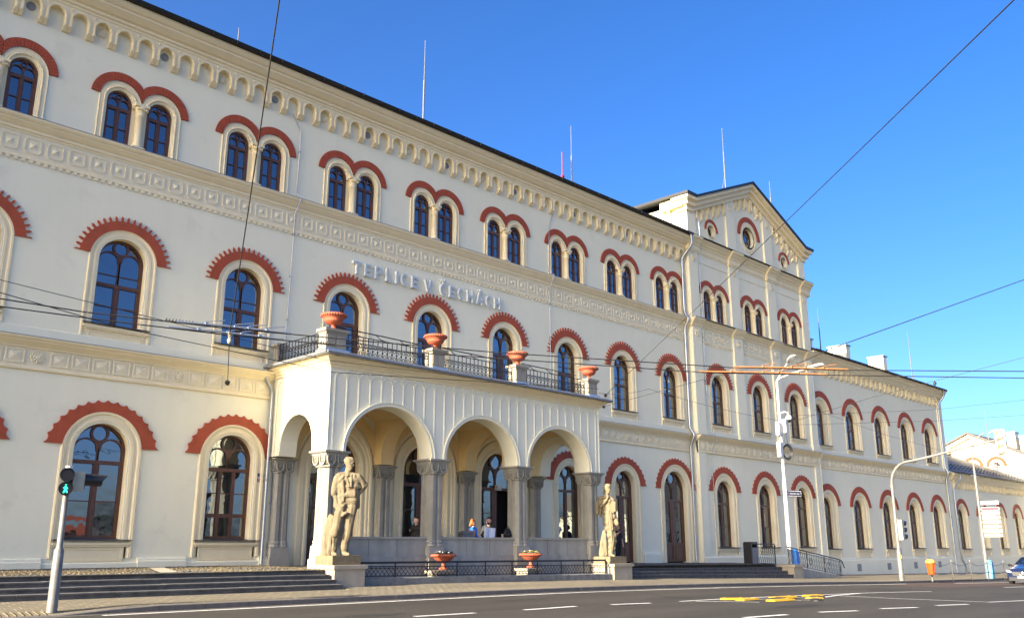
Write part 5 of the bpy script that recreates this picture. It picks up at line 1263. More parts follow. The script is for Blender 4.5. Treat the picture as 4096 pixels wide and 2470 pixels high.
# --- the man
MAN = [((392, 492, 0), .155, (398, 520, -.02), .125), ((402, 528, -.05), .10, (407, 545, -.06), .075), ((426, 512, -.07), .028, (431, 520, -.08), .024), ((414, 505, -.10), .03, (423, 503, -.09), .028), ((372, 512, 0), .03, (372, 520, 0), .028),
       ((366, 480, .0), .075, (415, 474, -.03), .08), ((380, 468, .02), .09, (405, 470, .0), .085), ((408, 488, -.08), .045, (432, 490, -.06), .03), ((416, 533, -.10), .025, (422, 533, -.09), .022),
       ((393, 540, .03), .115, (386, 600, .03), .125), ((355, 592, .02), .10, (320, 606, 0), .13), ((420, 594, .0), .09, (472, 612, -.02), .13),
       ((330, 640, 0), .17, (452, 640, -.02), .17), ((338, 690, 0), .175, (446, 690, -.04), .165), ((350, 745, 0), .17, (440, 745, -.04), .165), ((352, 800, 0), .18, (438, 800, -.02), .18),
       ((305, 625, 0), .135, (288, 720, -.02), .125), ((290, 725, -.02), .135, (290, 738, -.02), .13), ((292, 740, -.03), .088, (316, 838, -.10), .068), ((314, 838, -.10), .06, (322, 880, -.12), .06),
       ((316, 872, -.16), .028, (312, 896, -.16), .024), ((324, 876, -.17), .028, (322, 902, -.17), .024), ((332, 876, -.17), .028, (332, 902, -.17), .024), ((338, 868, -.15), .026, (346, 890, -.16), .022), ((330, 856, -.08), .026, (350, 872, -.12), .022),
       ((478, 624, -.02), .13, (522, 668, .05), .115), ((524, 672, .05), .115, (515, 690, .05), .10), ((515, 692, .05), .085, (472, 762, .02), .062), ((470, 762, .0), .062, (458, 778, -.02), .055),
       ((318, 700, .04), .09, (312, 850, .02), .06), ((330, 700, -.10), .07, (338, 848, -.12), .05), ((350, 650, -.14), .06, (362, 800, -.16), .05), ((462, 700, .02), .08, (476, 850, .06), .05), ((440, 700, .12), .10, (450, 850, .14), .06), ((360, 720, .14), .12, (360, 850, .14), .07),
       ((372, 608, -.13), .035, (402, 690, -.20), .03), ((414, 600, -.12), .035, (418, 690, -.20), .03), ((352, 600, -.05), .045, (388, 600, -.15), .04),
       ((355, 762, -.0), .185, (440, 762, -.03), .178), ((345, 850, -.04), .185, (318, 1010, -.10), .155), ((318, 1010, -.10), .16, (300, 1120, -.04), .145), ((300, 1120, -.04), .145, (298, 1172, -.04), .15),
       ((428, 850, .0), .19, (408, 1020, .0), .165), ((408, 1020, .0), .16, (390, 1120, .04), .145), ((390, 1120, .04), .145, (384, 1172, .04), .14),
       ((296, 1188, -.04), .10, (298, 1208, -.10), .09), ((298, 1212, -.10), .075, (322, 1218, -.30), .06), ((384, 1188, .04), .10, (388, 1206, .0), .09), ((390, 1212, .0), .075, (420, 1216, -.14), .06)]
MAN += [((300, 840, .04), .05, (330, 856, -.12), .045), ((330, 856, -.12), .045, (368, 838, -.19), .04), ((470, 852, .06), .05, (448, 858, .15), .05), ((448, 858, .15), .05, (350, 858, .17), .05), ((350, 858, .17), .05, (300, 845, .06), .05), ((312, 740, .0), .10, (304, 840, .0), .085), ((335, 760, -.10), .07, (345, 845, -.14), .06), ((468, 740, .03), .09, (478, 845, .06), .07),
        ((352, 757, -.12), .09, (440, 757, -.15), .085), ((330, 900, -.10), .16, (305, 1060, -.14), .13), ((300, 1080, -.02), .15, (296, 1165, -.03), .16), ((420, 900, -.02), .17, (402, 1060, .0), .15), ((388, 1080, .04), .15, (384, 1165, .05), .15), ((300, 700, -.02), .13, (290, 735, -.03), .14), ((355, 606, -.12), .05, (330, 640, -.14), .05), ((440, 606, -.12), .05, (452, 650, -.12), .05)]
HAM = [((345, 880, -.18), .03, (378, 905, -.22), .03), ((366, 915, -.22), .06, (384, 898, -.22), .06)]
STUMP = [((274, 928, .04), .10, (262, 1000, .06), .17), ((262, 1000, .06), .17, (252, 1110, .06), .18), ((252, 1110, .06), .18, (242, 1218, .04), .20), ((280, 950, -.06), .08, (276, 1210, -.08), .10)]
st = empty('stone_statue', (9.87, -4.33, -1.32)); tag(st, 'large sandstone statue of a standing man with rolled sleeves and hand on hip', 'statue', 'statues flanking the portico')
rot1 = -radians(34.9); B1 = Vector((9.87, -4.33, -1.06))
def place(me, nm, parent, base, rot, m=None):
    o = put(nm, me, parent, base, m); o.rotation_euler = (0, 0, rot); return o
place(fuse(px_prims(MAN+HAM, 372, 1226, 266, .91), .017, 1, .020, (.15, 2.3), 3, ['statue_stone']), 'figure', st, B1, rot1)
place(fuse(px_prims(STUMP, 372, 1226, 266, .94), .026, 2, .05, (0, 1.4), 9, ['statue_stone']), 'stump', st, B1, rot1)
put('base', MB().box(-.50, .50, -.44, .46, -.27, .01), st, (9.78, -4.26, -1.06), 'statue_stone')
# --- the woman
WOM = [((1085, 478, 0), .125, (1098, 505, -.02), .105), ((1102, 515, -.05), .085, (1106, 530, -.06), .06), ((1116, 500, -.09), .024, (1120, 508, -.10), .02), ((1072, 462, .02), .10, (1105, 458, -.01), .10), ((1062, 480, .05), .10, (1060, 505, .06), .08), ((1050, 528, .08), .06, (1044, 545, .08), .045), ((1108, 523, -.09), .02, (1113, 523, -.08), .018),
       ((1088, 530, .03), .08, (1082, 575, .03), .095), ((1060, 588, .03), .08, (1018, 602, .02), .105), ((1095, 590, .0), .08, (1138, 612, .0), .10),
       ((1030, 640, .02), .135, (1120, 640, .0), .13), ((1050, 690, .02), .125, (1122, 690, .0), .12), ((1062, 735, .02), .125, (1130, 735, .0), .12), ((1058, 632, -.09), .08, (1062, 640, -.10), .075), ((1110, 632, -.10), .08, (1112, 640, -.10), .075),
       ((1006, 615, .02), .105, (1012, 690, -.04), .085), ((1014, 692, -.06), .08, (1078, 622, -.17), .055), ((1080, 618, -.18), .05, (1094, 592, -.15), .045), ((1096, 592, -.15), .02, (1104, 572, -.12), .016), ((1090, 590, -.17), .02, (1096, 568, -.14), .016), ((1084, 592, -.17), .02, (1088, 572, -.15), .016),
       ((1146, 620, .0), .095, (1164, 700, .04), .075), ((1164, 702, .04), .07, (1176, 790, .0), .055), ((1178, 795, .0), .05, (1184, 830, -.02), .045), ((1184, 850, -.02), .085, (1192, 890, -.02), .10),
       ((998, 600, .10), .10, (978, 690, .14), .11), ((978, 690, .14), .11, (966, 772, .15), .07), ((1015, 620, .14), .10, (1005, 720, .18), .10), ((1005, 720, .18), .10, (1004, 800, .16), .05), ((1000, 592, .02), .07, (1060, 590, .10), .08),
       ((1066, 762, .01), .155, (1136, 762, .0), .15), ((1068, 820, .0), .165, (1148, 815, .0), .15), ((1076, 880, .0), .175, (1140, 880, .0), .15), ((1092, 940, -.02), .17, (1138, 940, .02), .15), ((1110, 1020, -.04), .155, (1136, 1000, .03), .14), ((1120, 1090, -.04), .14, (1136, 1090, .03), .12), ((1112, 1160, -.03), .12, (1130, 1170, .02), .12), ((1104, 1205, -.02), .10, (1128, 1212, .0), .10),
       ((1100, 770, -.15), .04, (1085, 900, -.16), .035), ((1125, 770, -.15), .04, (1140, 960, -.15), .035), ((1110, 800, -.16), .035, (1128, 1080, -.16), .03),
       ((1104, 1240, -.04), .06, (1150, 1252, -.22), .045), ((1096, 1230, .0), .06, (1098, 1250, -.02), .055)]
SK = [(1088, 765, .15), (1092, 880, .165), (1108, 945, .165), (1122, 1020, .15), (1126, 1090, .135), (1118, 1160, .125), (1112, 1222, .115)]
WOM += [((a[0], a[1], -.02), a[2], (b[0], b[1], -.02), b[2]) for a, b in zip(SK, SK[1:])]
WOM += [((a[0]+26, a[1], .03), a[2]*.9, (b[0]+26-k*4, b[1], .03), b[2]*.9) for k, (a, b) in enumerate(zip(SK, SK[1:]))]
WOM += [((1070, 640, .02), .14, (1095, 740, .02), .135), ((1100, 640, .0), .13, (1110, 760, .0), .14)]
BOOK = MB().box(-.09, .09, -.03, .03, -.20, .20)
STUMP2 = [((1036, 985, .06), .09, (1022, 1100, .06), .11), ((1022, 1100, .06), .12, (1012, 1245, .05), .14), ((1052, 1010, .0), .05, (1058, 1240, .0), .07)]
B2 = Vector((22.86, -4.06, -1.21)); rot2 = -radians(51)
s2 = empty('stone_statue', (22.86, -4.06, -1.47)); tag(s2, 'pale sandstone statue of a standing woman in draped clothes with hand at her chest', 'statue', 'statues flanking the portico')
place(fuse(px_prims(WOM, 1095, 1262, 290, .95), .017, 2, .020, (.12, 2.2), 5, ['statue_pale']), 'figure', s2, B2, rot2)
place(fuse(px_prims(STUMP2, 1095, 1262, 290, .95), .024, 2, .04, (0, 1.1), 2, ['statue_pale']), 'stump', s2, B2, rot2)
u2 = Vector((cos(rot2), sin(rot2), 0)); bk = place(BOOK, 'book', s2, B2+u2*.20+Vector((-.08, -.06, 1.95)), rot2, 'statue_pale')
put('base', MB().box(-.52, .52, -.44, .46, -.26, .01), s2, (22.92, -4.02, -1.21), 'statue_pale')
# ================================================================ people
def person(label, loc, rot, prims, mats, extra=None):
    o = empty('person', loc); tag(o, label, 'person')
    place(fuse(prims, .016, 2, .006, (.1, 1.35), 4, mats), 'body', o, loc, rot); return o
def standing(h=1.0, arm='down', lean=0.0, walk=.12):
    """metres, facing -y; material 0 top, 1 trousers, 2 skin, 3 hair, 4 shoes"""
    L = [((0, .0, 1.62), .098, (0, -.02, 1.57), .085, 2), ((0, -.05, 1.54), .05, (0, -.06, 1.52), .04, 2), ((0, -.105, 1.585), .016, (0, -.11, 1.57), .014, 2), ((-.085, 0, 1.59), .02, (-.085, 0, 1.57), .018, 2), ((.085, 0, 1.59), .02, (.085, 0, 1.57), .018, 2),
         ((0, .025, 1.67), .098, (0, .045, 1.60), .09, 3), ((0, .0, 1.50), .055, (0, .01, 1.42), .06, 2), ((-.15, .01, 1.40), .065, (.15, .01, 1.40), .065, 0), ((-.11, 0, 1.28), .12, (.11, 0, 1.28), .12, 0), ((-.09, 0, 1.12), .115, (.09, 0, 1.12), .115, 0), ((-.09, 0, .97), .12, (.09, 0, .97), .12, 0),
         ((-.09, 0, .88), .105, (-.10, -walk*.4, .50), .075, 1), ((-.10, -walk*.4, .50), .07, (-.11, -walk*.1, .10), .055, 1), ((.09, 0, .88), .105, (.10, walk*.6, .50), .075, 1), ((.10, walk*.6, .50), .07, (.11, walk, .10), .055, 1),
         ((-.11, -walk*.1, .05), .05, (-.12, -walk*.1-.17, .035), .04, 4), ((.11, walk, .05), .05, (.12, walk-.17, .035), .04, 4)]
    return L
def arm(L, s, pts, sleeve=(0, 0)):
    a, e, w_ = pts; L += [(a, .06, e, .048, 0), (e, .045, w_, .034, sleeve[1])]
    d = (Vector(w_)-Vector(e)).normalized(); h = Vector(w_)+d*.07
    L += [(w_, .034, tuple(h), .03, 2)]
    for k in range(4): o_ = Vector(((k-1.5)*.018, 0, 0)); L.append((tuple(h+o_), .011, tuple(h+o_+d*(.06 if k in (1, 2) else .05)+Vector((0, -.012, 0))), .009, 2))
    L.append((tuple(Vector(w_)+d*.03+Vector((.03*-s, -.015, 0))), .012, tuple(Vector(w_)+d*.08+Vector((.045*-s, -.03, 0))), .010, 2))
PF = plat(16.5, -2.4)
L = standing(); arm(L, -1, ((-.19, .0, 1.38), (-.26, -.02, 1.10), (-.20, -.22, .98))); arm(L, 1, ((.19, .0, 1.38), (.27, -.02, 1.10), (.16, -.24, 1.00)))
L += [((0, .07, 1.62), .07, (0, .13, 1.50), .04, 3), ((-.08, .06, 1.38), .07, (.08, .06, 1.38), .07, 0), ((0, 0, .86), .15, (0, 0, .80), .15, 0)]
wp = person('woman in a bright blue hooded jacket leaning behind the portico parapet', (16.83, -2.55, PF-.02), radians(72), L, ['jacket_blue', 'cloth_dark', 'skin', 'hair_red', 'cloth_black'])
wp.scale = (.96, .96, .96)
L = standing(); arm(L, -1, ((-.20, .0, 1.38), (-.27, -.10, 1.12), (-.12, -.32, 1.10)), (0, 0)); arm(L, 1, ((.20, .0, 1.38), (.27, -.10, 1.12), (.14, -.32, 1.08)))
L += [((0, -.06, 1.53), .055, (0, -.05, 1.50), .045, 3)]
person('bearded man in dark clothes behind the parapet facing the woman in blue', (17.72, -2.45, PF), radians(-60), L, ['cloth_dark', 'cloth_black', 'skin', 'hair_dark', 'cloth_black'])
L = standing(walk=.05); arm(L, -1, ((-.19, 0, 1.38), (-.24, -.05, 1.12), (-.1, -.24, 1.22))); arm(L, 1, ((.19, 0, 1.38), (.25, 0, 1.10), (.24, -.06, .84)))
person('dark-haired person in black seen in profile at the middle portico door', (15.95, -.35, plat(16, -.4)), radians(-80), L, ['cloth_black', 'cloth_black', 'skin', 'hair_dark', 'cloth_black'])
L = standing(walk=.10); arm(L, -1, ((-.20, .0, 1.38), (-.27, -.03, 1.12), (-.08, -.16, 1.34)), (0, 2)); arm(L, 1, ((.20, 0, 1.38), (.26, .03, 1.10), (.27, -.04, .84)), (0, 2))
L += [((.02, .14, 1.34), .09, (.02, .14, 1.05), .11, 0)]
mp_ = person('man in a black T-shirt and trousers standing behind the woman statue', (27.05, -1.2, plat(27, -1.2)), radians(-12), L, ['cloth_black', 'cloth_black', 'skin', 'hair_dark', 'cloth_black'])
# things on the parapet
bag = empty('shoulder_bag', (16.30, -2.92, -.49)); tag(bag, 'tan leather shoulder bag hanging beside the woman in blue', 'bag')
put('body', MB().lathe([(.07, -.0), (.12, .02), (.13, .10), (.10, .20), (.08, .22), (.001, .215)], 12), bag, (16.34, -3.0, -.488), 'leather_tan'); put('strap', MB().tube([(-.08, 0, .20), (-.05, .05, .32), (.12, .16, .40), (.30, .2, .42)], .016, 5), bag, (16.34, -3.0, -.488), 'leather_tan'); put('flap', MB().box(-.10, .10, -.10, .10, .17, .235), bag, (16.34, -3.0, -.488), 'leather_tan')
pp = MB(); V = []; 
for i in range(9):
    for j in range(5): V.append((-.27+.54*i/8, -.02*sin(i*1.1)-.01*j, .36*j/4-.004*i))
pp.add(V, [(i*5+j, (i+1)*5+j, (i+1)*5+j+1, i*5+j+1) for i in range(8) for j in range(4)]); pp.v += [(p[0], p[1]+.004, p[2]) for p in V]; pp.f += [tuple(45+k for k in f[::-1]) for f in pp.f]; pp.sm *= 2
tag(put('paper_map', pp, None, (17.24, -2.98, -.488), 'paper'), 'large unfolded pale map standing on the parapet between woman and man', 'map')
bp_ = empty('backpack', (18.16, -3.0, -.49)); tag(bp_, 'black backpack standing on the parapet beside the man', 'backpack')
put('body', fuse([((-.10, 0, .10), .09, (.10, 0, .10), .09), ((-.09, 0, .2), .08, (.09, 0, .2), .08), ((-.05, 0, .28), .06, (.05, 0, .28), .06), ((-.07, -.09, .10), .05, (.07, -.09, .10), .05)], .016, 2, 0, mats=['cloth_black']), bp_, (18.16, -3.0, -.49)); put('handle', MB().tube([(-.05, 0, .32), (-.03, 0, .40), (.03, 0, .40), (.05, 0, .32)], .012, 5), bp_, (18.16, -3.0, -.49), 'cloth_black')
cp = MB().lathe([(.032, 0), (.042, .11), (.045, .115), (.045, .125), (.001, .13)], 12); tag(put('paper_cup', cp, None, (17.88, -3.02, -.49), 'sign_cream'), 'small paper cup on the parapet left of the backpack', 'cup')
cs_ = empty('hard_case', (16.02, -3.0, -.49)); tag(cs_, 'grey hard case lying on the parapet left of the tan bag', 'case')
put('shell', MB().xz([(-.20, 0), (.34, 0), (.34, .19), (.32, .21), (-.14, .21), (-.20, .16)], -.12, .12), cs_, (16.02, -3.0, -.49), 'case_grey'); put('lid_band', MB().box(-.205, .345, -.125, .125, .09, .105), cs_, (16.02, -3.0, -.49), 'black_plastic')
# ================================================================ traffic lights
def visor(m_, c, d, r, L_):
    """open hood tube from c along d"""
    c, d = Vector(c), Vector(d).normalized(); a = d.orthogonal().normalized() if abs(d.z) > .9 else d.cross(Vector((0, 0, 1))).normalized(); b = a.cross(d)
    n = 16; V = []; F = []
    for k in range(n+1):
        t = -.35*pi+1.7*pi*k/n; e = L_*(.72+.28*max(0, sin(t)))
        p = a*cos(t)*r+b*sin(t)*r*(1 if b.z > 0 else -1); V += [c+p, c+p+d*e, c+p*.94+d*e, c+p*.94]
    for k in range(n): F += [(4*k+i, 4*k+(i+1) % 4, 4*k+4+(i+1) % 4, 4*k+4+i) for i in range(4)]
    m_.add(V, F)
T1 = Vector((.80, -7.21, gz(.8, -7.21)))
t1 = empty('traffic_light', T1); tag(t1, 'pedestrian traffic light showing a green walking figure on the grey pole at lower left', 'traffic light', 'traffic lights along the kerb')
at0('pole', MB().tube([T1, T1+Vector((0, 0, 1.22)), T1+Vector((0, 0, 1.30)), T1+Vector((0, 0, 2.86))], [.105, .10, .062, .058], 16), 'steel_pole', t1)
at0('pole_cap', MB().tube([T1+Vector((0, 0, 2.80)), T1+Vector((0, 0, 2.95))], .07, 12), 'white_metal', t1)
fy = Vector((-.34, -.94, 0)); hx = fy.cross(Vector((0, 0, 1)))
for i, z in enumerate((2.76, 2.48)):
    h = MB(); c = T1+Vector((-.03, -.03, z)); h.tube([c-fy*.02, c+fy*.12], .142, 18); visor(h, c+fy*.11, fy+Vector((0, 0, -.02)), .14, .17)
    at0('signal_head', h, 'black_plastic', t1)
    at0('lens', MB().tube([c+fy*.115, c+fy*.124], .118, 16), 'lens_dark', t1)
c = T1+Vector((-.03, -.03, 2.48))+fy*.130
def fig(pts, r):
    q = [c+hx*p[0]*1.25+Vector((0, 0, p[1]*1.25)) for p in pts]; return MB().tube(q, r, 6)
wm = MB()
for pts, r in (([(0, .055), (0, .062)], .014), ([(0, .035), (.004, -.012)], .016), ([(.0, -.01), (.028, -.072)], .012), ([(.0, -.01), (-.026, -.07)], .012), ([(0, .03), (.034, .0)], .009), ([(0, .03), (-.030, -.006)], .009)):
    q = fig(pts, r); wm.add(q.v, q.f)
at0('walking_figure', wm, 'signal_green', t1)
hb = MB().box(T1.x+.06, T1.x+.30, T1.y-.13, T1.y+.13, T1.z+2.44, T1.z+2.84); at0('signal_body', hb, 'cream_plastic', t1)
h = MB(); h.tube([(T1.x+.30, T1.y, T1.z+2.68), (T1.x+.36, T1.y, T1.z+2.68)], .135, 16); h.tube([(T1.x+.30, T1.y, T1.z+2.52), (T1.x+.34, T1.y, T1.z+2.52)], .06, 12); visor(h, (T1.x+.35, T1.y, T1.z+2.68), (1, -.05, -.03), .13, .46); at0('signal_head', h, 'black_plastic', t1)
at0('bracket', MB().box(T1.x-.02, T1.x+.1, T1.y-.03, T1.y+.03, T1.z+2.80, T1.z+2.86).box(T1.x-.02, T1.x+.1, T1.y-.03, T1.y+.03, T1.z+2.42, T1.z+2.47), 'cream_plastic', t1)
T2 = Vector((43.4, -7.22, gz(43.4, -7.22)))
t2 = empty('traffic_light', T2); tag(t2, 'traffic light mast with a curved arm reaching over the road at right', 'traffic light', 'traffic lights along the kerb')
pth = [T2, T2+Vector((0, 0, 1.55)), T2+Vector((0, 0, 1.62)), T2+Vector((0, 0, 4.9))]+[T2+Vector((.0, -1.0+1.0*cos(a), 5.0+1.15*sin(a))) for a in (.2, .5, .8, 1.1, 1.35)]+[T2+Vector((0, -2.0, 6.3)), T2+Vector((0, -3.6, 6.62)), T2+Vector((0, -5.7, 6.98))]
at0('mast', MB().tube(pth, [.13, .125, .085, .08]+[.075]*5+[.07, .06, .05], 14), 'steel_pole', t2)
at0('mast_joint', MB().tube([T2+Vector((0, 0, 4.75)), T2+Vector((0, 0, 4.95))], .105, 12), 'steel_pole', t2)
e = T2+Vector((0, -5.65, 6.75)); at0('backboard', MB().box(e.x-.02, e.x+.02, e.y-.28, e.y+.20, e.z-.62, e.z+.62), 'cream_plastic', t2)
for k in (-1, 0, 1):
    q = MB().tube([(e.x-.05, e.y-.05, e.z+.37*k), (e.x-.12, e.y-.05, e.z+.37*k), (e.x-.17, e.y-.05, e.z+.37*k)], [.165, .15, .07], 16); at0('signal_head', q, 'cream_plastic', t2)
    q = MB().tube([(e.x+.04, e.y-.05, e.z+.37*k), (e.x+.10, e.y-.05, e.z+.37*k)], .15, 16); visor(q, (e.x+.09, e.y-.05, e.z+.37*k), (1, 0, -.03), .15, .25); at0('signal_head', q, 'black_plastic', t2)
at0('bracket', MB().tube([(e.x-.1, e.y+.06, e.z-.62), (e.x-.1, e.y+.06, e.z+.66)], .03, 8), 'rust_steel', t2)
for k in range(3):
    z = T2.z+2.95-.35*k; x = T2.x+.30
    at0('signal_body', MB().box(T2.x+.02, x, T2.y-.30, T2.y-.02, z-.17, z+.17), 'cream_plastic', t2)
    q = MB().tube([(x, T2.y-.16, z), (x+.06, T2.y-.16, z)], .145, 16); visor(q, (x+.05, T2.y-.16, z), (1, -.1, -.03), .14, .36); at0('signal_head', q, 'black_plastic', t2)
at0('push_button', MB().box(T2.x-.14, T2.x-.02, T2.y-.16, T2.y-.04, T2.z+1.12, T2.z+1.30), 'orange_lid', t2)
# ================================================================ street lamps
def cobra(m_, c, d, L_=.85):
    c, d = Vector(c), Vector(d).normalized(); s = d.cross(Vector((0, 0, 1))).normalized(); u = s.cross(d)
    st = [(0, .05, .05), (.08, .09, .07), (.25, .16, .10), (.55, .19, .12), (.8, .17, .10), (.95, .10, .06), (1, .04, .03)]; V = []; F = []
    for t, wd, ht in st: V += [c+d*L_*t+s*wd, c+d*L_*t+s*wd*.75+u*ht, c+d*L_*t-s*wd*.75+u*ht, c+d*L_*t-s*wd, c+d*L_*t-s*wd*.9-u*.02, c+d*L_*t+s*wd*.9-u*.02]
    for i in range(len(st)-1): F += [(6*i+k, 6*i+(k+1) % 6, 6*i+6+(k+1) % 6, 6*i+6+k) for k in range(6)]
    F += [tuple(range(6))[::-1], tuple(6*(len(st)-1)+k for k in range(6))]; m_.add(V, F)
    return [c+d*L_*.25+s*.12-u*.035, c+d*L_*.85+s*.12-u*.035, c+d*L_*.85-s*.12-u*.035, c+d*L_*.25-s*.12-u*.035]
P1 = Vector((39.75, -2.85, -2.35)); l1 = empty('street_lamp', P1); tag(l1, 'tall white lamp post with two heads, camera and cable boxes before the pavilion', 'street lamp', 'street lamps')
at0('pole', MB().tube([P1, P1+Vector((0, 0, 5.0)), P1+Vector((0, 0, 5.1)), P1+Vector((0, 0, 10.2)), P1+Vector((.02, 0, 10.5)), P1+Vector((.22, -.05, 10.72))], [.115, .105, .085, .07, .065, .055], 14), 'white_metal', l1)
TOP = P1+Vector((.1, -.02, 10.62))
for end, d in ((TOP+Vector((-.35, -.85, .75)), (-.6, -.75, .22)), (TOP+Vector((0, -1.75, .35)), (.0, -1, .10))):
    at0('arm', MB().tube([TOP, (TOP+end)/2+Vector((0, 0, .05)), end], .04, 8), 'white_metal', l1)
    m_ = MB(); q = cobra(m_, end, d, 1.05); at0('lamp_head', m_, 'white_metal', l1); at0('lamp_glass', MB().add(q, [(0, 1, 2, 3)]), 'lamp_glass', l1)
for dx, dy, z0, z1, w_ in ((-.34, -.12, 7.45, 8.15, .20), (.10, -.30, 7.60, 8.35, .24), (-.42, -.15, 6.25, 7.05, .26)):
    at0('cable_box', MB().box(P1.x+dx, P1.x+dx+w_, P1.y+dy, P1.y+dy+.22, P1.z+z0, P1.z+z1), 'white_metal', l1)
at0('band', MB().tube([P1+Vector((0, 0, 7.4)), P1+Vector((0, 0, 7.5))], .10, 12).tube([P1+Vector((0, 0, 8.9)), P1+Vector((0, 0, 9.0))], .10, 12).tube([P1+Vector((0, 0, 8.25)), P1+Vector((0, 0, 8.3))], .095, 12), 'galvanised', l1)
q = MB()
for k in range(4): q.tube([P1+Vector((.28+(.22+.03*k)*cos(2*pi*i/20)*.7, -.14-.02*k-(.2+.03*k)*cos(2*pi*i/20)*.6, 6.55+(.34+.03*k)*sin(2*pi*i/20))) for i in range(21)], .025, 5)
at0('cable_coil', q, 'black_plastic', l1)
at0('cable_loop', MB().tube([P1+Vector((.2, -.2, 7.6)), P1+Vector((.3, -.2, 7.0)), P1+Vector((.42, -.3, 6.8))], .012, 4).tube([P1+Vector((.12, -.2, 7.6)), P1+Vector((.1, -.15, 7.1)), P1+Vector((.3, -.2, 6.9))], .012, 4), 'black_plastic', l1)
at0('camera_arm', MB().tube([P1+Vector((.05, -.03, 8.65)), P1+Vector((.3, -.15, 8.78)), P1+Vector((.48, -.25, 8.74)), P1+Vector((.52, -.28, 8.58))], .05, 8), 'white_metal', l1)
at0('dome_camera', MB().lathe([(.06, 8.60), (.15, 8.56), (.17, 8.45), (.17, 8.36), (.15, 8.34)], 16, (P1.x+.52, P1.y-.28, P1.z)), 'white_metal', l1); at0('camera_lens', MB().lathe([(.14, 8.34), (.12, 8.27), (.06, 8.21), (.001, 8.20)], 14, (P1.x+.52, P1.y-.28, P1.z)), 'black_plastic', l1)
ss = empty('street_name_sign', P1+Vector((.5, -.1, 4.3))); tag(ss, 'dark street name sign with arrows on the white lamp post', 'sign')
dv = Vector((.93, -.36, 0)); so = P1+Vector((.12, -.08, 4.30)); ang = atan2(dv.y, dv.x)
o = place(MB().box(0, .95, -.012, .012, -.16, .16), 'plate', ss, so, ang, 'sign_navy'); o = place(MB().stroke([(.03, -.13), (.92, -.13), (.92, .13), (.03, .13)], .018, -.016, -.011, True), 'border', ss, so, ang, 'sign_white')
tx = text_child(ss, '← Nádražní nám. →', so+dv*.475+Vector((dv.y, -dv.x, 0))*.018, .12, 'sign_white', .001, (pi/2, 0, ang), 'lettering')
bx1 = tag(put('blue_service_box', MB().xy([(-.16, -.2), (.16, -.2), (.2, -.12), (.2, .12), (.14, .2), (-.14, .2), (-.2, .12), (-.2, -.12)], 0, 1.32).lathe([(.2, 1.32), (.19, 1.40), (.12, 1.45), (.001, 1.46)], 12), None, (39.98, -3.0, -2.45), 'blue_paint'), 'bright blue service box at the foot of the white lamp post by the ramp', 'service box', 'blue boxes at lamp posts')
P2 = Vector((57.4, -7.0, gz(57.4, -7.0))); l2 = empty('street_lamp', P2); tag(l2, 'curved street lamp carrying the stack of direction signs at far right', 'street lamp', 'street lamps')
at0('pole', MB().tube([P2, P2+Vector((0, 0, 3.0)), P2+Vector((0, 0, 3.1)), P2+Vector((0, 0, 6.6)), P2+Vector((0, 0, 6.7))]+[P2+Vector((.1*(1-cos(a)), -1.1*(1-cos(a)), 7.7+1.45*sin(a))) for a in (0, .4, .8, 1.15, 1.4)], [.12, .11, .09, .085, .07, .06, .055, .05, .045, .04], 12), 'steel_pole', l2)
hd = P2+Vector((.12, -1.15, 9.12)); m_ = MB(); q = cobra(m_, hd, (.05, -1, .12), .95); at0('lamp_head', m_, 'white_metal', l2); at0('lamp_glass', MB().add(q, [(0, 1, 2, 3)]), 'lamp_glass', l2)
at0('brace', MB().tube([P2+Vector((.05, -.55, 8.9)), P2+Vector((.05, -.55, 8.3))], .02, 6).tube([P2+Vector((.1, -1.1, 9.1)), P2+Vector((.1, -1.1, 8.2))], .02, 6), 'steel_pole', l2)
ds = empty('direction_sign', P2+Vector((0, -.5, 3))); tag(ds, 'stack of white, red and cream direction boards on the far right lamp post', 'sign')
zz = P2.z+4.78
for k, (m_, hgt, gap) in enumerate((('sign_white', .23, .16), ('sign_red', .21, .065), ('sign_red', .21, .065), ('sign_cream', .205, .07), ('sign_cream', .205, .07), ('sign_cream', .205, .07), ('sign_white', .205, .07), ('sign_cream', .205, .07))):
    x = P2.x-.02; y0, y1 = P2.y-.12, P2.y-1.22
    at0('board', MB().box(x-.03, x+.03, y1, y0, zz-hgt, zz), m_, ds)
    if m_ == 'sign_red':
        at0('board_border', MB().box(x-.034, x-.02, y1, y0, zz-.03, zz+.002).box(x-.034, x-.02, y1, y0, zz-hgt-.002, zz-hgt+.03).box(x-.034, x-.02, y1-.002, y1+.04, zz-hgt, zz).box(x-.034, x-.02, y0-.04, y0+.002, zz-hgt, zz), 'sign_white', ds)
        if k == 2: at0('lettering', MB().box(x-.036, x-.028, y1+.25, y0-.08, zz-.15, zz-.07).add([(x-.033, y1+.20, zz-.03), (x-.033, y1+.20, zz-.19), (x-.033, y1+.06, zz-.11)], [(0, 1, 2)]), 'sign_white', ds)
    zz -= hgt+gap
bx2 = tag(put('blue_service_box', MB().xy([(-.16, -.2), (.16, -.2), (.2, -.12), (.2, .12), (.14, .2), (-.14, .2), (-.2, .12), (-.2, -.12)], 0, 1.02).lathe([(.2, 1.02), (.19, 1.10), (.12, 1.14), (.001, 1.15)], 12), None, (57.45, -7.15, gz(57.4, -7.1)-.02), 'pale_blue_paint'), 'pale blue service box at the foot of the far right lamp post', 'service box', 'blue boxes at lamp posts')
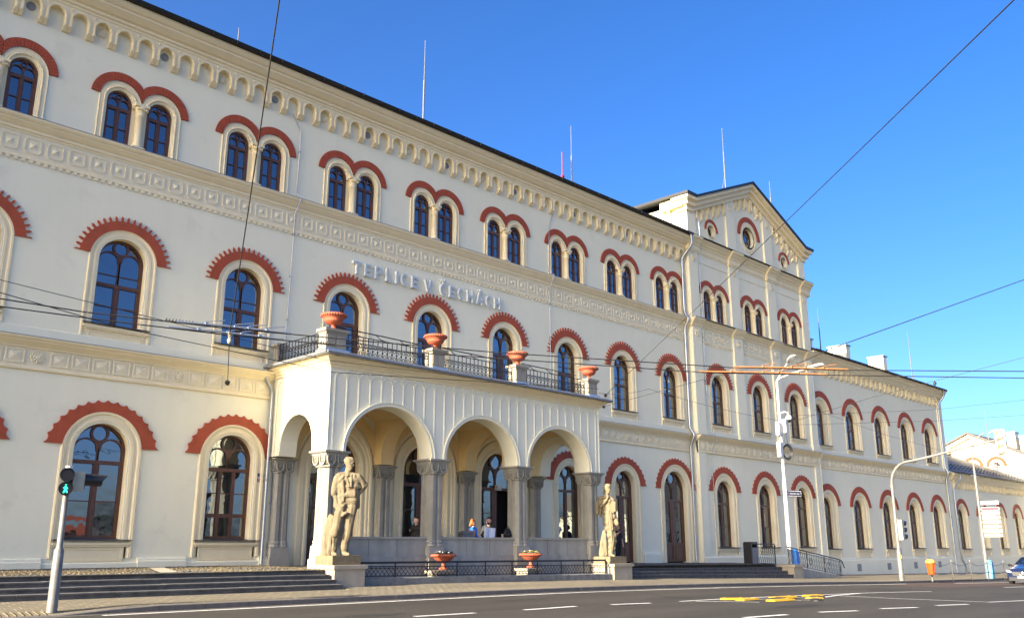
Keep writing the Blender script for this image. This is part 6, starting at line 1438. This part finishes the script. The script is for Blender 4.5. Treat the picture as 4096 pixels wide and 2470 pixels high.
# ================================================================ bins, bollards and chains
gb = empty('litter_bin', (35.95, -2.75, plat(36, -2.75))); tag(gb, 'dark grey rectangular litter bin at the top of the right steps', 'litter bin')
bz = plat(36, -2.75)-.03; at0('shell', MB().xy([(35.72, -2.98), (36.18, -2.98), (36.24, -2.92), (36.24, -2.58), (36.18, -2.52), (35.72, -2.52), (35.66, -2.58), (35.66, -2.92)], bz, bz+.82), 'grey_bin', gb)
at0('hood', MB().xy([(35.70, -3.0), (36.2, -3.0), (36.26, -2.94), (36.26, -2.56), (36.2, -2.5), (35.7, -2.5), (35.64, -2.56), (35.64, -2.94)], bz+.98, bz+1.10), 'black_plastic', gb)
for x in (35.68, 36.22): at0('hood_leg', MB().box(x-.03, x+.03, -2.97, -2.53, bz+.0, bz+1.0), 'black_plastic', gb)
at0('side_panel', MB().box(35.60, 35.655, -2.98, -2.52, bz+.02, bz+1.06), 'black_plastic', gb)
BOL = [(46.0, -7.82), (48.95, -7.86), (51.8, -7.9), (54.75, -7.9), (57.7, -7.92), (60.6, -7.95)]
BL = ['steel bollard post carrying the orange bin', 'steel bollard post second from the orange bin', 'steel bollard post midway between orange bin and pale blue box', 'steel bollard post in front of the pale blue box', 'steel bollard post just left of the car', 'steel bollard post hidden partly behind the car']
for (x, y), lb in zip(BOL, BL):
    z = gz(x, y); b = empty('bollard_post', (x, y, z)); tag(b, lb, 'bollard', 'bollard posts with chains')
    put('post', MB().tube([(0, 0, -.05), (0, 0, 1.08)], .045, 12), b, (x, y, z), 'steel_pole'); put('cap', MB().lathe([(.05, 1.06), (.055, 1.09), (.03, 1.12), (.001, 1.125)], 12), b, (x, y, z), 'zinc_grey')
    put('eyelet', MB().tube([(-.07, 0, 1.0), (.07, 0, 1.0)], .012, 5).tube([(-.07, 0, .45), (.07, 0, .45)], .012, 5), b, (x, y, z), 'zinc_grey')
for k, (a, b) in enumerate(zip(BOL, BOL[1:])):
    ch = MB()
    for h in (1.0, .45):
        pts = [(a[0]+(b[0]-a[0])*i/16, a[1]+(b[1]-a[1])*i/16, gz(a[0]+(b[0]-a[0])*i/16, a[1])+h-.28*(1-(2*i/16-1)**2)*(.75 if h > .7 else .5)) for i in range(17)]
        ch.tube(pts, .020, 5)
    tag(put('barrier_chain', ch, None, (0, 0, 0), 'zinc_grey'), 'pair of sagging chains '+['right of the orange bin', 'between the second and third bollard posts', 'left of the pale blue box', 'right of the pale blue box', 'behind the car'][k], 'chain', 'chains between the bollards')
ob = empty('litter_bin', (45.75, -7.95, gz(45.8, -7.9)+.3)); tag(ob, 'orange plastic litter bin hung on the first bollard post', 'litter bin')
oz = gz(45.8, -7.9)+.32; at0('bucket', MB().lathe([(.15, 0), (.17, .02), (.23, .55), (.24, .62), (.20, .62), (.001, .6)], 8, (45.70, -7.92, oz), smooth=False), 'orange_plastic', ob); at0('lid', MB().lathe([(.25, .60), (.25, .66), (.22, .74), (.12, .80), (.001, .81)], 12, (45.70, -7.92, oz)), 'orange_lid', ob)
# ================================================================ car at the right edge
CARX, CARY, CZ = 50.15, -11.12, rz(51, -11.1)
car = empty('parked_car', (CARX+2.1, CARY, CZ)); tag(car, 'dark blue car with white headlights cut off by the right edge', 'car')
# stations along the length: x, half width at sill, at belt, z low, z belt, z top, half width top
STN = [(0, .62, .66, .32, .58, .66, .56), (.10, .80, .84, .20, .60, .74, .74), (.35, .88, .90, .18, .66, .86, .80), (.9, .90, .92, .18, .74, .95, .80), (1.25, .90, .92, .18, .80, 1.00, .76), (1.75, .90, .92, .18, .86, 1.28, .64), (2.2, .90, .92, .18, .90, 1.44, .58), (3.0, .90, .92, .18, .92, 1.45, .56), (3.6, .90, .92, .20, .94, 1.34, .56), (4.1, .86, .88, .22, .96, 1.05, .60), (4.35, .78, .82, .30, .80, .90, .66)]
def carp(st):
    x, ws, wb, zl, zb, zt, wt = st
    return [(x, -ws, zl), (x, -wb, (zl+zb)/2), (x, -wb*.985, zb), (x, -wt, zt-.02), (x, -wt*.6, zt+.012), (x, 0, zt+.018), (x, wt*.6, zt+.012), (x, wt, zt-.02), (x, wb*.985, zb), (x, wb, (zl+zb)/2), (x, ws, zl)]
V = []; F = []
for st_ in STN: V += carp(st_)
n = 11
for i in range(len(STN)-1): F += [(i*n+k, i*n+(k+1) % n, (i+1)*n+(k+1) % n, (i+1)*n+k) for k in range(n)]
F += [tuple(range(n)), tuple((len(STN)-1)*n+k for k in range(n))[::-1]]
cb_ = put('body', MB().add(V, F, True), car, (CARX, CARY, CZ), 'car_paint')
sb = cb_.modifiers.new('s', 'SUBSURF'); sb.levels = 2; sb.render_levels = 2
ws_ = MB().add([(1.30, -.74, 1.02), (1.30, .74, 1.02), (2.12, .56, 1.42), (2.12, -.56, 1.42), (1.26, 0, 1.03), (2.08, 0, 1.455)], [(0, 4, 5, 3), (4, 1, 2, 5)]); put('windscreen', ws_, car, (CARX, CARY, CZ+.02), 'car_glass')
for s in (-1, 1):
    put('side_window', MB().add([(1.65, s*.885, .92), (3.5, s*.885, .98), (3.3, s*.62, 1.36), (2.25, s*.63, 1.38)], [(0, 1, 2, 3)]), car, (CARX, CARY+s*.012, CZ), 'car_glass')
    put('headlight', fuse([((.10, s*.60, .66), .055, (.22, s*.80, .70), .06), ((.14, s*.66, .69), .05, (.30, s*.84, .73), .045)], .02, 2, 0, mats=['lamp_glass'], name='headlight'), car, (CARX-.03, CARY, CZ))
    put('mirror', fuse([((1.55, s*.98, 1.0), .06, (1.58, s*1.08, 1.01), .075), ((1.60, s*.90, .96), .025, (1.57, s*1.0, .99), .03)], .02, 2, 0, mats=['car_black'], name='mirror'), car, (CARX, CARY, CZ))
    for xw in (.78, 3.45):
        wl = empty('wheel', (CARX+xw, CARY+s*.80, CZ+.32), car)
        q = MB().lathe([(.20, -.10), (.30, -.11), (.325, -.08), (.325, .08), (.30, .11), (.20, .10)], 28, axis='y'); put('tyre', q, wl, (CARX+xw, CARY+s*.80, CZ+.32), 'tyre'); put('rim', MB().lathe([(.21, -.09), (.21, .09), (.05, .07), (.001, .07)], 20, axis='y'), wl, (CARX+xw, CARY+s*.80, CZ+.32), 'galvanised')
put('grille', MB().add([(.0, -.46, .46), (.0, .46, .46), (.02, .55, .68), (.02, -.55, .68)], [(0, 1, 2, 3)]), car, (CARX-.025, CARY, CZ), 'car_black')
put('lower_intake', MB().box(-.02, .3, -.70, .70, .20, .40), car, (CARX+.03, CARY, CZ), 'car_black')
put('grille_bar', MB().box(-.045, -.02, -.46, .46, .56, .585), car, (CARX, CARY, CZ), 'chrome')
em = MB().tube([(-.06, .11*cos(2*pi*k/20), .575+.11*sin(2*pi*k/20)) for k in range(21)], .014, 6)
for k in range(3): a = pi/2+2*pi*k/3; em.tube([(-.06, 0, .575), (-.06, .10*cos(a), .575+.10*sin(a))], [.016, .006], 5)
put('emblem', em, car, (CARX, CARY, CZ), 'chrome')
pl_ = put('number_plate', MB().box(-.07, -.05, -.26, .26, .34, .45), car, (CARX, CARY, CZ), 'sign_white'); put('country_band', MB().box(-.073, -.06, .21, .262, .338, .452), pl_, (CARX, CARY, CZ), 'blue_paint')
# ================================================================ overhead wires
def wire(name, pts, r, label, group, cat='wire', m='wire_dark', sag=0.0):
    P = []
    for a, b in zip(pts, pts[1:]):
        a, b = Vector(a), Vector(b)
        for i in range(10): t = i/10; p = a.lerp(b, t); P.append(p-Vector((0, 0, sag*4*t*(1-t))))
    P.append(Vector(pts[-1])); c = P[0]
    return tag(put(name, MB().tube([p-c for p in P], r, 5), None, c, m), label, cat, group)
W1 = [(-8.0, -10.1, 3.4), (-1.85, -10.51, 3.4), (-.48, -10.59, 3.4), (2.07, -11.28, 3.4), (4.82, -12.34, 3.4), (7.45, -13.42, 3.4), (12.65, -16.17, 3.4), (14.87, -17.95, 3.4), (18.16, -21.05, 3.4), (21, -23.8, 3.4)]
W2 = [(-8.0, -9.4, 3.4), (-1.68, -9.93, 3.4), (.05, -10.21, 3.4), (2.36, -10.74, 3.4), (6.15, -12.1, 3.4), (12.79, -15.37, 3.4), (15.3, -17.42, 3.4), (19.18, -20.76, 3.4), (23, -24.1, 3.4)]
wire('trolley_wire', W1, .013, 'upper of the two trolley contact wires crossing the whole picture', 'overhead wires'); wire('trolley_wire', W2, .013, 'lower of the two trolley contact wires crossing the whole picture', 'overhead wires')
def ray_y(px, py, y):
    """direction of a photo pixel, met with the plane of a given y"""
    cy, sy, cp, sp = cos(YAW), sin(YAW), cos(PITCH), sin(PITCH); f = Vector((sy*cp, cy*cp, sp)); r = Vector((cy, -sy, 0)); u = r.cross(f)
    d = f+r*(px-2048)/3599.8-u*(py-1235)/3599.8; return CAM+d*((y-CAM.y)/d.y)
D_ = 4096/2464
wire('span_wire', [(8.0, -.03, 4.44), ray_y(553*D_, 800*D_, -11.4), ray_y(600*D_, 490*D_, -14), ray_y(673*D_, -5, -17)], .012, 'span wire running up from the facade frieze to the upper edge at left', 'overhead wires')
tag(put('wire_anchor', MB().lathe([(.09, 0), (.09, .03), (.04, .05), (.025, .14), (.001, .15)], 12, axis='y'), None, (8.0, -.02, 4.44), 'wire_dark'), 'dark wall anchor for the span wire on the frieze left of the portico', 'anchor', 'wire anchors on the facade')
tag(put('wire_insulator', MB().lathe([(.03, -.12), (.05, -.06), (.03, 0), (.05, .06), (.03, .12)], 10), None, ray_y(553*D_, 812*D_, -11.2), 'sign_cream'), 'small pale insulator hanging below the trolley wires at left', 'insulator')
A1, A2 = Vector((27.85, -.05, 6.28)), Vector((27.69, -.05, 5.72))
for a, lb in ((A1, 'upper'), (A2, 'lower')): tag(put('wire_anchor', MB().lathe([(.08, 0), (.08, .03), (.04, .05), (.02, .12), (.001, .13)], 12, axis='y'), None, a, 'wire_dark'), lb+' wall anchor of the wires right of the portico', 'anchor', 'wire anchors on the facade')
wire('span_wire', [A1, ray_y(1700*D_, 718*D_, -6), ray_y(2060*D_, 370*D_, -18), ray_y(2445*D_, -8, -24)], .014, 'diagonal span wire rising to the upper right corner', 'overhead wires')
wire('span_wire', [A2, ray_y(1720*D_, 905*D_, -8), ray_y(1790*D_, 890*D_, -12)], .010, 'thin wire from the lower anchor to the rusty trolley switch', 'overhead wires')
wire('span_wire', [ray_y(1870*D_, 898*D_, -16), ray_y(2000*D_, 838*D_, -18), ray_y(2480*D_, 667*D_, -21)], .012, 'wire rising right from the trolley switch across the sky', 'overhead wires')
wire('span_wire', [ray_y(1440*D_, 945*D_, -3.0), ray_y(1560*D_, 935*D_, -5), ray_y(1870*D_, 1010*D_, -3.2)], .008, 'thin slack cable between the balcony corner and the lamp post', 'overhead wires', sag=.12)
wire('span_wire', [ray_y(1885*D_, 1020*D_, -3.0), ray_y(2100*D_, 955*D_, -9), ray_y(2480*D_, 855*D_, -16)], .011, 'cable from the white lamp post rising to the right edge', 'overhead wires')
wire('span_wire', [ray_y(1885*D_, 1000*D_, -3.0), ray_y(2250*D_, 985*D_, -6), ray_y(2480*D_, 960*D_, -8)], .008, 'upper thin cable from the lamp post past the wing', 'overhead wires')
wire('span_wire', [ray_y(1885*D_, 1022*D_, -3.0), ray_y(2250*D_, 1012*D_, -6), ray_y(2480*D_, 997*D_, -8)], .008, 'lower thin cable from the lamp post past the wing', 'overhead wires')
wire('span_wire', [ray_y(-20, 670*D_, -8), ray_y(330*D_, 755*D_, -8), ray_y(780*D_, 865*D_, -5), ray_y(1420*D_, 942*D_, -5)], .008, 'thin cable sloping down past the left windows to the balcony', 'overhead wires')
wire('span_wire', [ray_y(-20, 700*D_, -9), ray_y(300*D_, 790*D_, -8), ray_y(800*D_, 895*D_, -6), ray_y(1440*D_, 935*D_, -5)], .010, 'cable crossing below the trolley wires in front of the portico cornice', 'overhead wires')
wire('span_wire', [ray_y(1960*D_, 985*D_, -4), ray_y(2130*D_, 1045*D_, -3), ray_y(2290*D_, 1090*D_, -2)], .008, 'thin cable falling right across the wing windows', 'overhead wires')
# section insulators on the trolley wires
def lerp_path(W, x):
    for a, b in zip(W, W[1:]):
        if a[0] <= x <= b[0]: t = (x-a[0])/(b[0]-a[0]); return Vector(a).lerp(Vector(b), t)
for W, x0, x1, m_, lb in ((W1, 1.1, 3.2, 'galvanised', 'grey section insulator bar on the upper trolley wire at left'), (W2, 1.2, 3.4, 'galvanised', 'grey section insulator bar on the lower trolley wire at left'), (W1, 12.7, 14.95, 'rust_steel', 'rusty section insulator bar on the upper trolley wire at right'), (W2, 12.6, 15.2, 'rust_steel', 'rusty section insulator bar on the lower trolley wire at right')):
    a, b = lerp_path(W, x0), lerp_path(W, x1); c = (a+b)/2; o = empty('section_insulator', c); tag(o, lb, 'insulator', 'trolley wire section insulators')
    at0('bar', MB().tube([a+Vector((0, 0, .02)), c+Vector((0, 0, .035)), b+Vector((0, 0, .02))], .022, 6), m_, o)
    d = (b-a).normalized(); s = d.cross(Vector((0, 0, 1)))
    for t in (.25, .5, .62, .78):
        p = a.lerp(b, t); at0('clamp', MB().box(p.x-.03, p.x+.03, p.y-.03, p.y+.03, p.z+.02, p.z+.06), 'galvanised' if m_ == 'galvanised' else m_, o)
        at0('hanger', MB().tube([p+Vector((0, 0, .08)), p+d*.35+Vector((0, 0, .14))], .010, 5), m_, o)
for k, (W, x, lb) in enumerate(((W1, .9, 'row of small dark spikes on the upper trolley wire at left'), (W2, 3.95, 'row of small dark spikes on the lower trolley wire left of the balcony'))):
    g = MB(); c = lerp_path(W, x); d = (lerp_path(W, x+.3)-c).normalized()
    for i in range(9): g.tube([d*i*.06, d*(i*.06+.03)+Vector((0, 0, .06))], .012, 4)
    g.tube([Vector((0, 0, .01)), d*.5+Vector((0, 0, .01))], .015, 4); tag(put('wire_clamp', g, None, c, 'wire_dark'), lb, 'clamp', 'spiked clamps on the trolley wires')
# ================================================================ across the street (seen in the window reflections)
rnd = random.Random(11)
for k, (x, y, wd, dp, h, label) in enumerate(((34, -150, 16, 12, 4.2, 'low pale house far across the street facing the left windows'), (58, -160, 14, 11, 4.5, 'red-roofed villa far across the street facing the portico'), (98, -50, 18, 12, 8, 'long yellow house across the street facing the glazed doors'), (124, -54, 20, 12, 9, 'tall house across the street facing the pavilion'), (152, -60, 24, 12, 9, 'house across the street facing the two-storey wing'))):
    z = rz(x, -50)-.6; hse = empty('opposite_house', (x, y, z)); tag(hse, label, 'house', 'houses across the street')
    put('wall', MB().box(-wd/2, wd/2, -dp/2, dp/2, 0, h), hse, (x, y, z), 'trim_cream' if k % 2 else 'wall_cream')
    put('roof', MB().yz([(-dp/2-.5, h-.1), (dp/2+.5, h-.1), (0, h+dp*.42)], -wd/2-.4, wd/2+.4), hse, (x, y, z), 'roof_brown' if k != 1 else 'terracotta')
    for i in range(int(wd/2.6)):
        for j in range(int(h/3)): put('window', shared('opp_window', lambda: MB().box(-.55, .55, -.02, .05, 0, 1.5), 'car_glass'), hse, (x-wd/2+1.5+2.6*i, y+dp/2, z+.9+2.9*j))
def tree(x, y, h, seed, label):
    r = random.Random(seed); z = rz(x, -40)-.5; t = empty('street_tree', (x, y, z)); tag(t, label, 'tree', 'trees across the street')
    tr = MB(); tips = []
    tr.tube([(0, 0, 0), (.05, .03, h*.2), (.1, 0, h*.4)], [.22, .17, .13], 8)
    def br(p, d, L_, rad, lev):
        q = p+d*L_; tr.tube([p, (p+q)/2+Vector((r.uniform(-.1, .1), r.uniform(-.1, .1), .05)), q], [rad, rad*.8, rad*.55], 5, False)
        if lev == 0: tips.append(q); return
        for _ in range(3): br(q, (d+Vector((r.uniform(-.8, .8), r.uniform(-.8, .8), r.uniform(-.1, .6)))).normalized(), L_*.72, rad*.55, lev-1)
    for _ in range(4): br(Vector((.1, 0, h*.38)), Vector((r.uniform(-.7, .7), r.uniform(-.7, .7), .8)).normalized(), h*.22, .10, 3)
    put('trunk', tr, t, (x, y, z), 'soil')
    lf = MB()
    for q in tips:
        for _ in range(7):
            c = q+Vector((r.gauss(0, .4), r.gauss(0, .4), r.gauss(0, .35))); s = r.uniform(.10, .22); a = r.uniform(0, 6.3); d = Vector((cos(a), sin(a), r.uniform(-.5, .5)))*s; n_ = d.cross(Vector((r.uniform(-1, 1), r.uniform(-1, 1), 1))).normalized()*s*.6
            lf.add([c-d, c-n_, c+d, c+n_], [(0, 1, 2, 3)])
    put('crown', lf, t, (x, y, z), 'leaf_green' if seed % 2 else 'leaf_dark')
for k, (x, y, h) in enumerate(((22, -115, 5), (44, -120, 5.5), (52, -118, 5), (76, -42, 7), (86, -40, 8), (108, -43, 9), (134, -46, 9), (150, -48, 9))):
    tree(x, y, h, k+3, ['small far tree across the street before the low pale house', 'far tree across the street left of the red-roofed villa', 'far tree across the street before the red-roofed villa', 'tree across the street left of the yellow house', 'bushy tree across the street before the yellow house', 'tall tree across the street between yellow and tall house', 'tall tree across the street before the tall house', 'rightmost tree across the street facing the wing'][k])
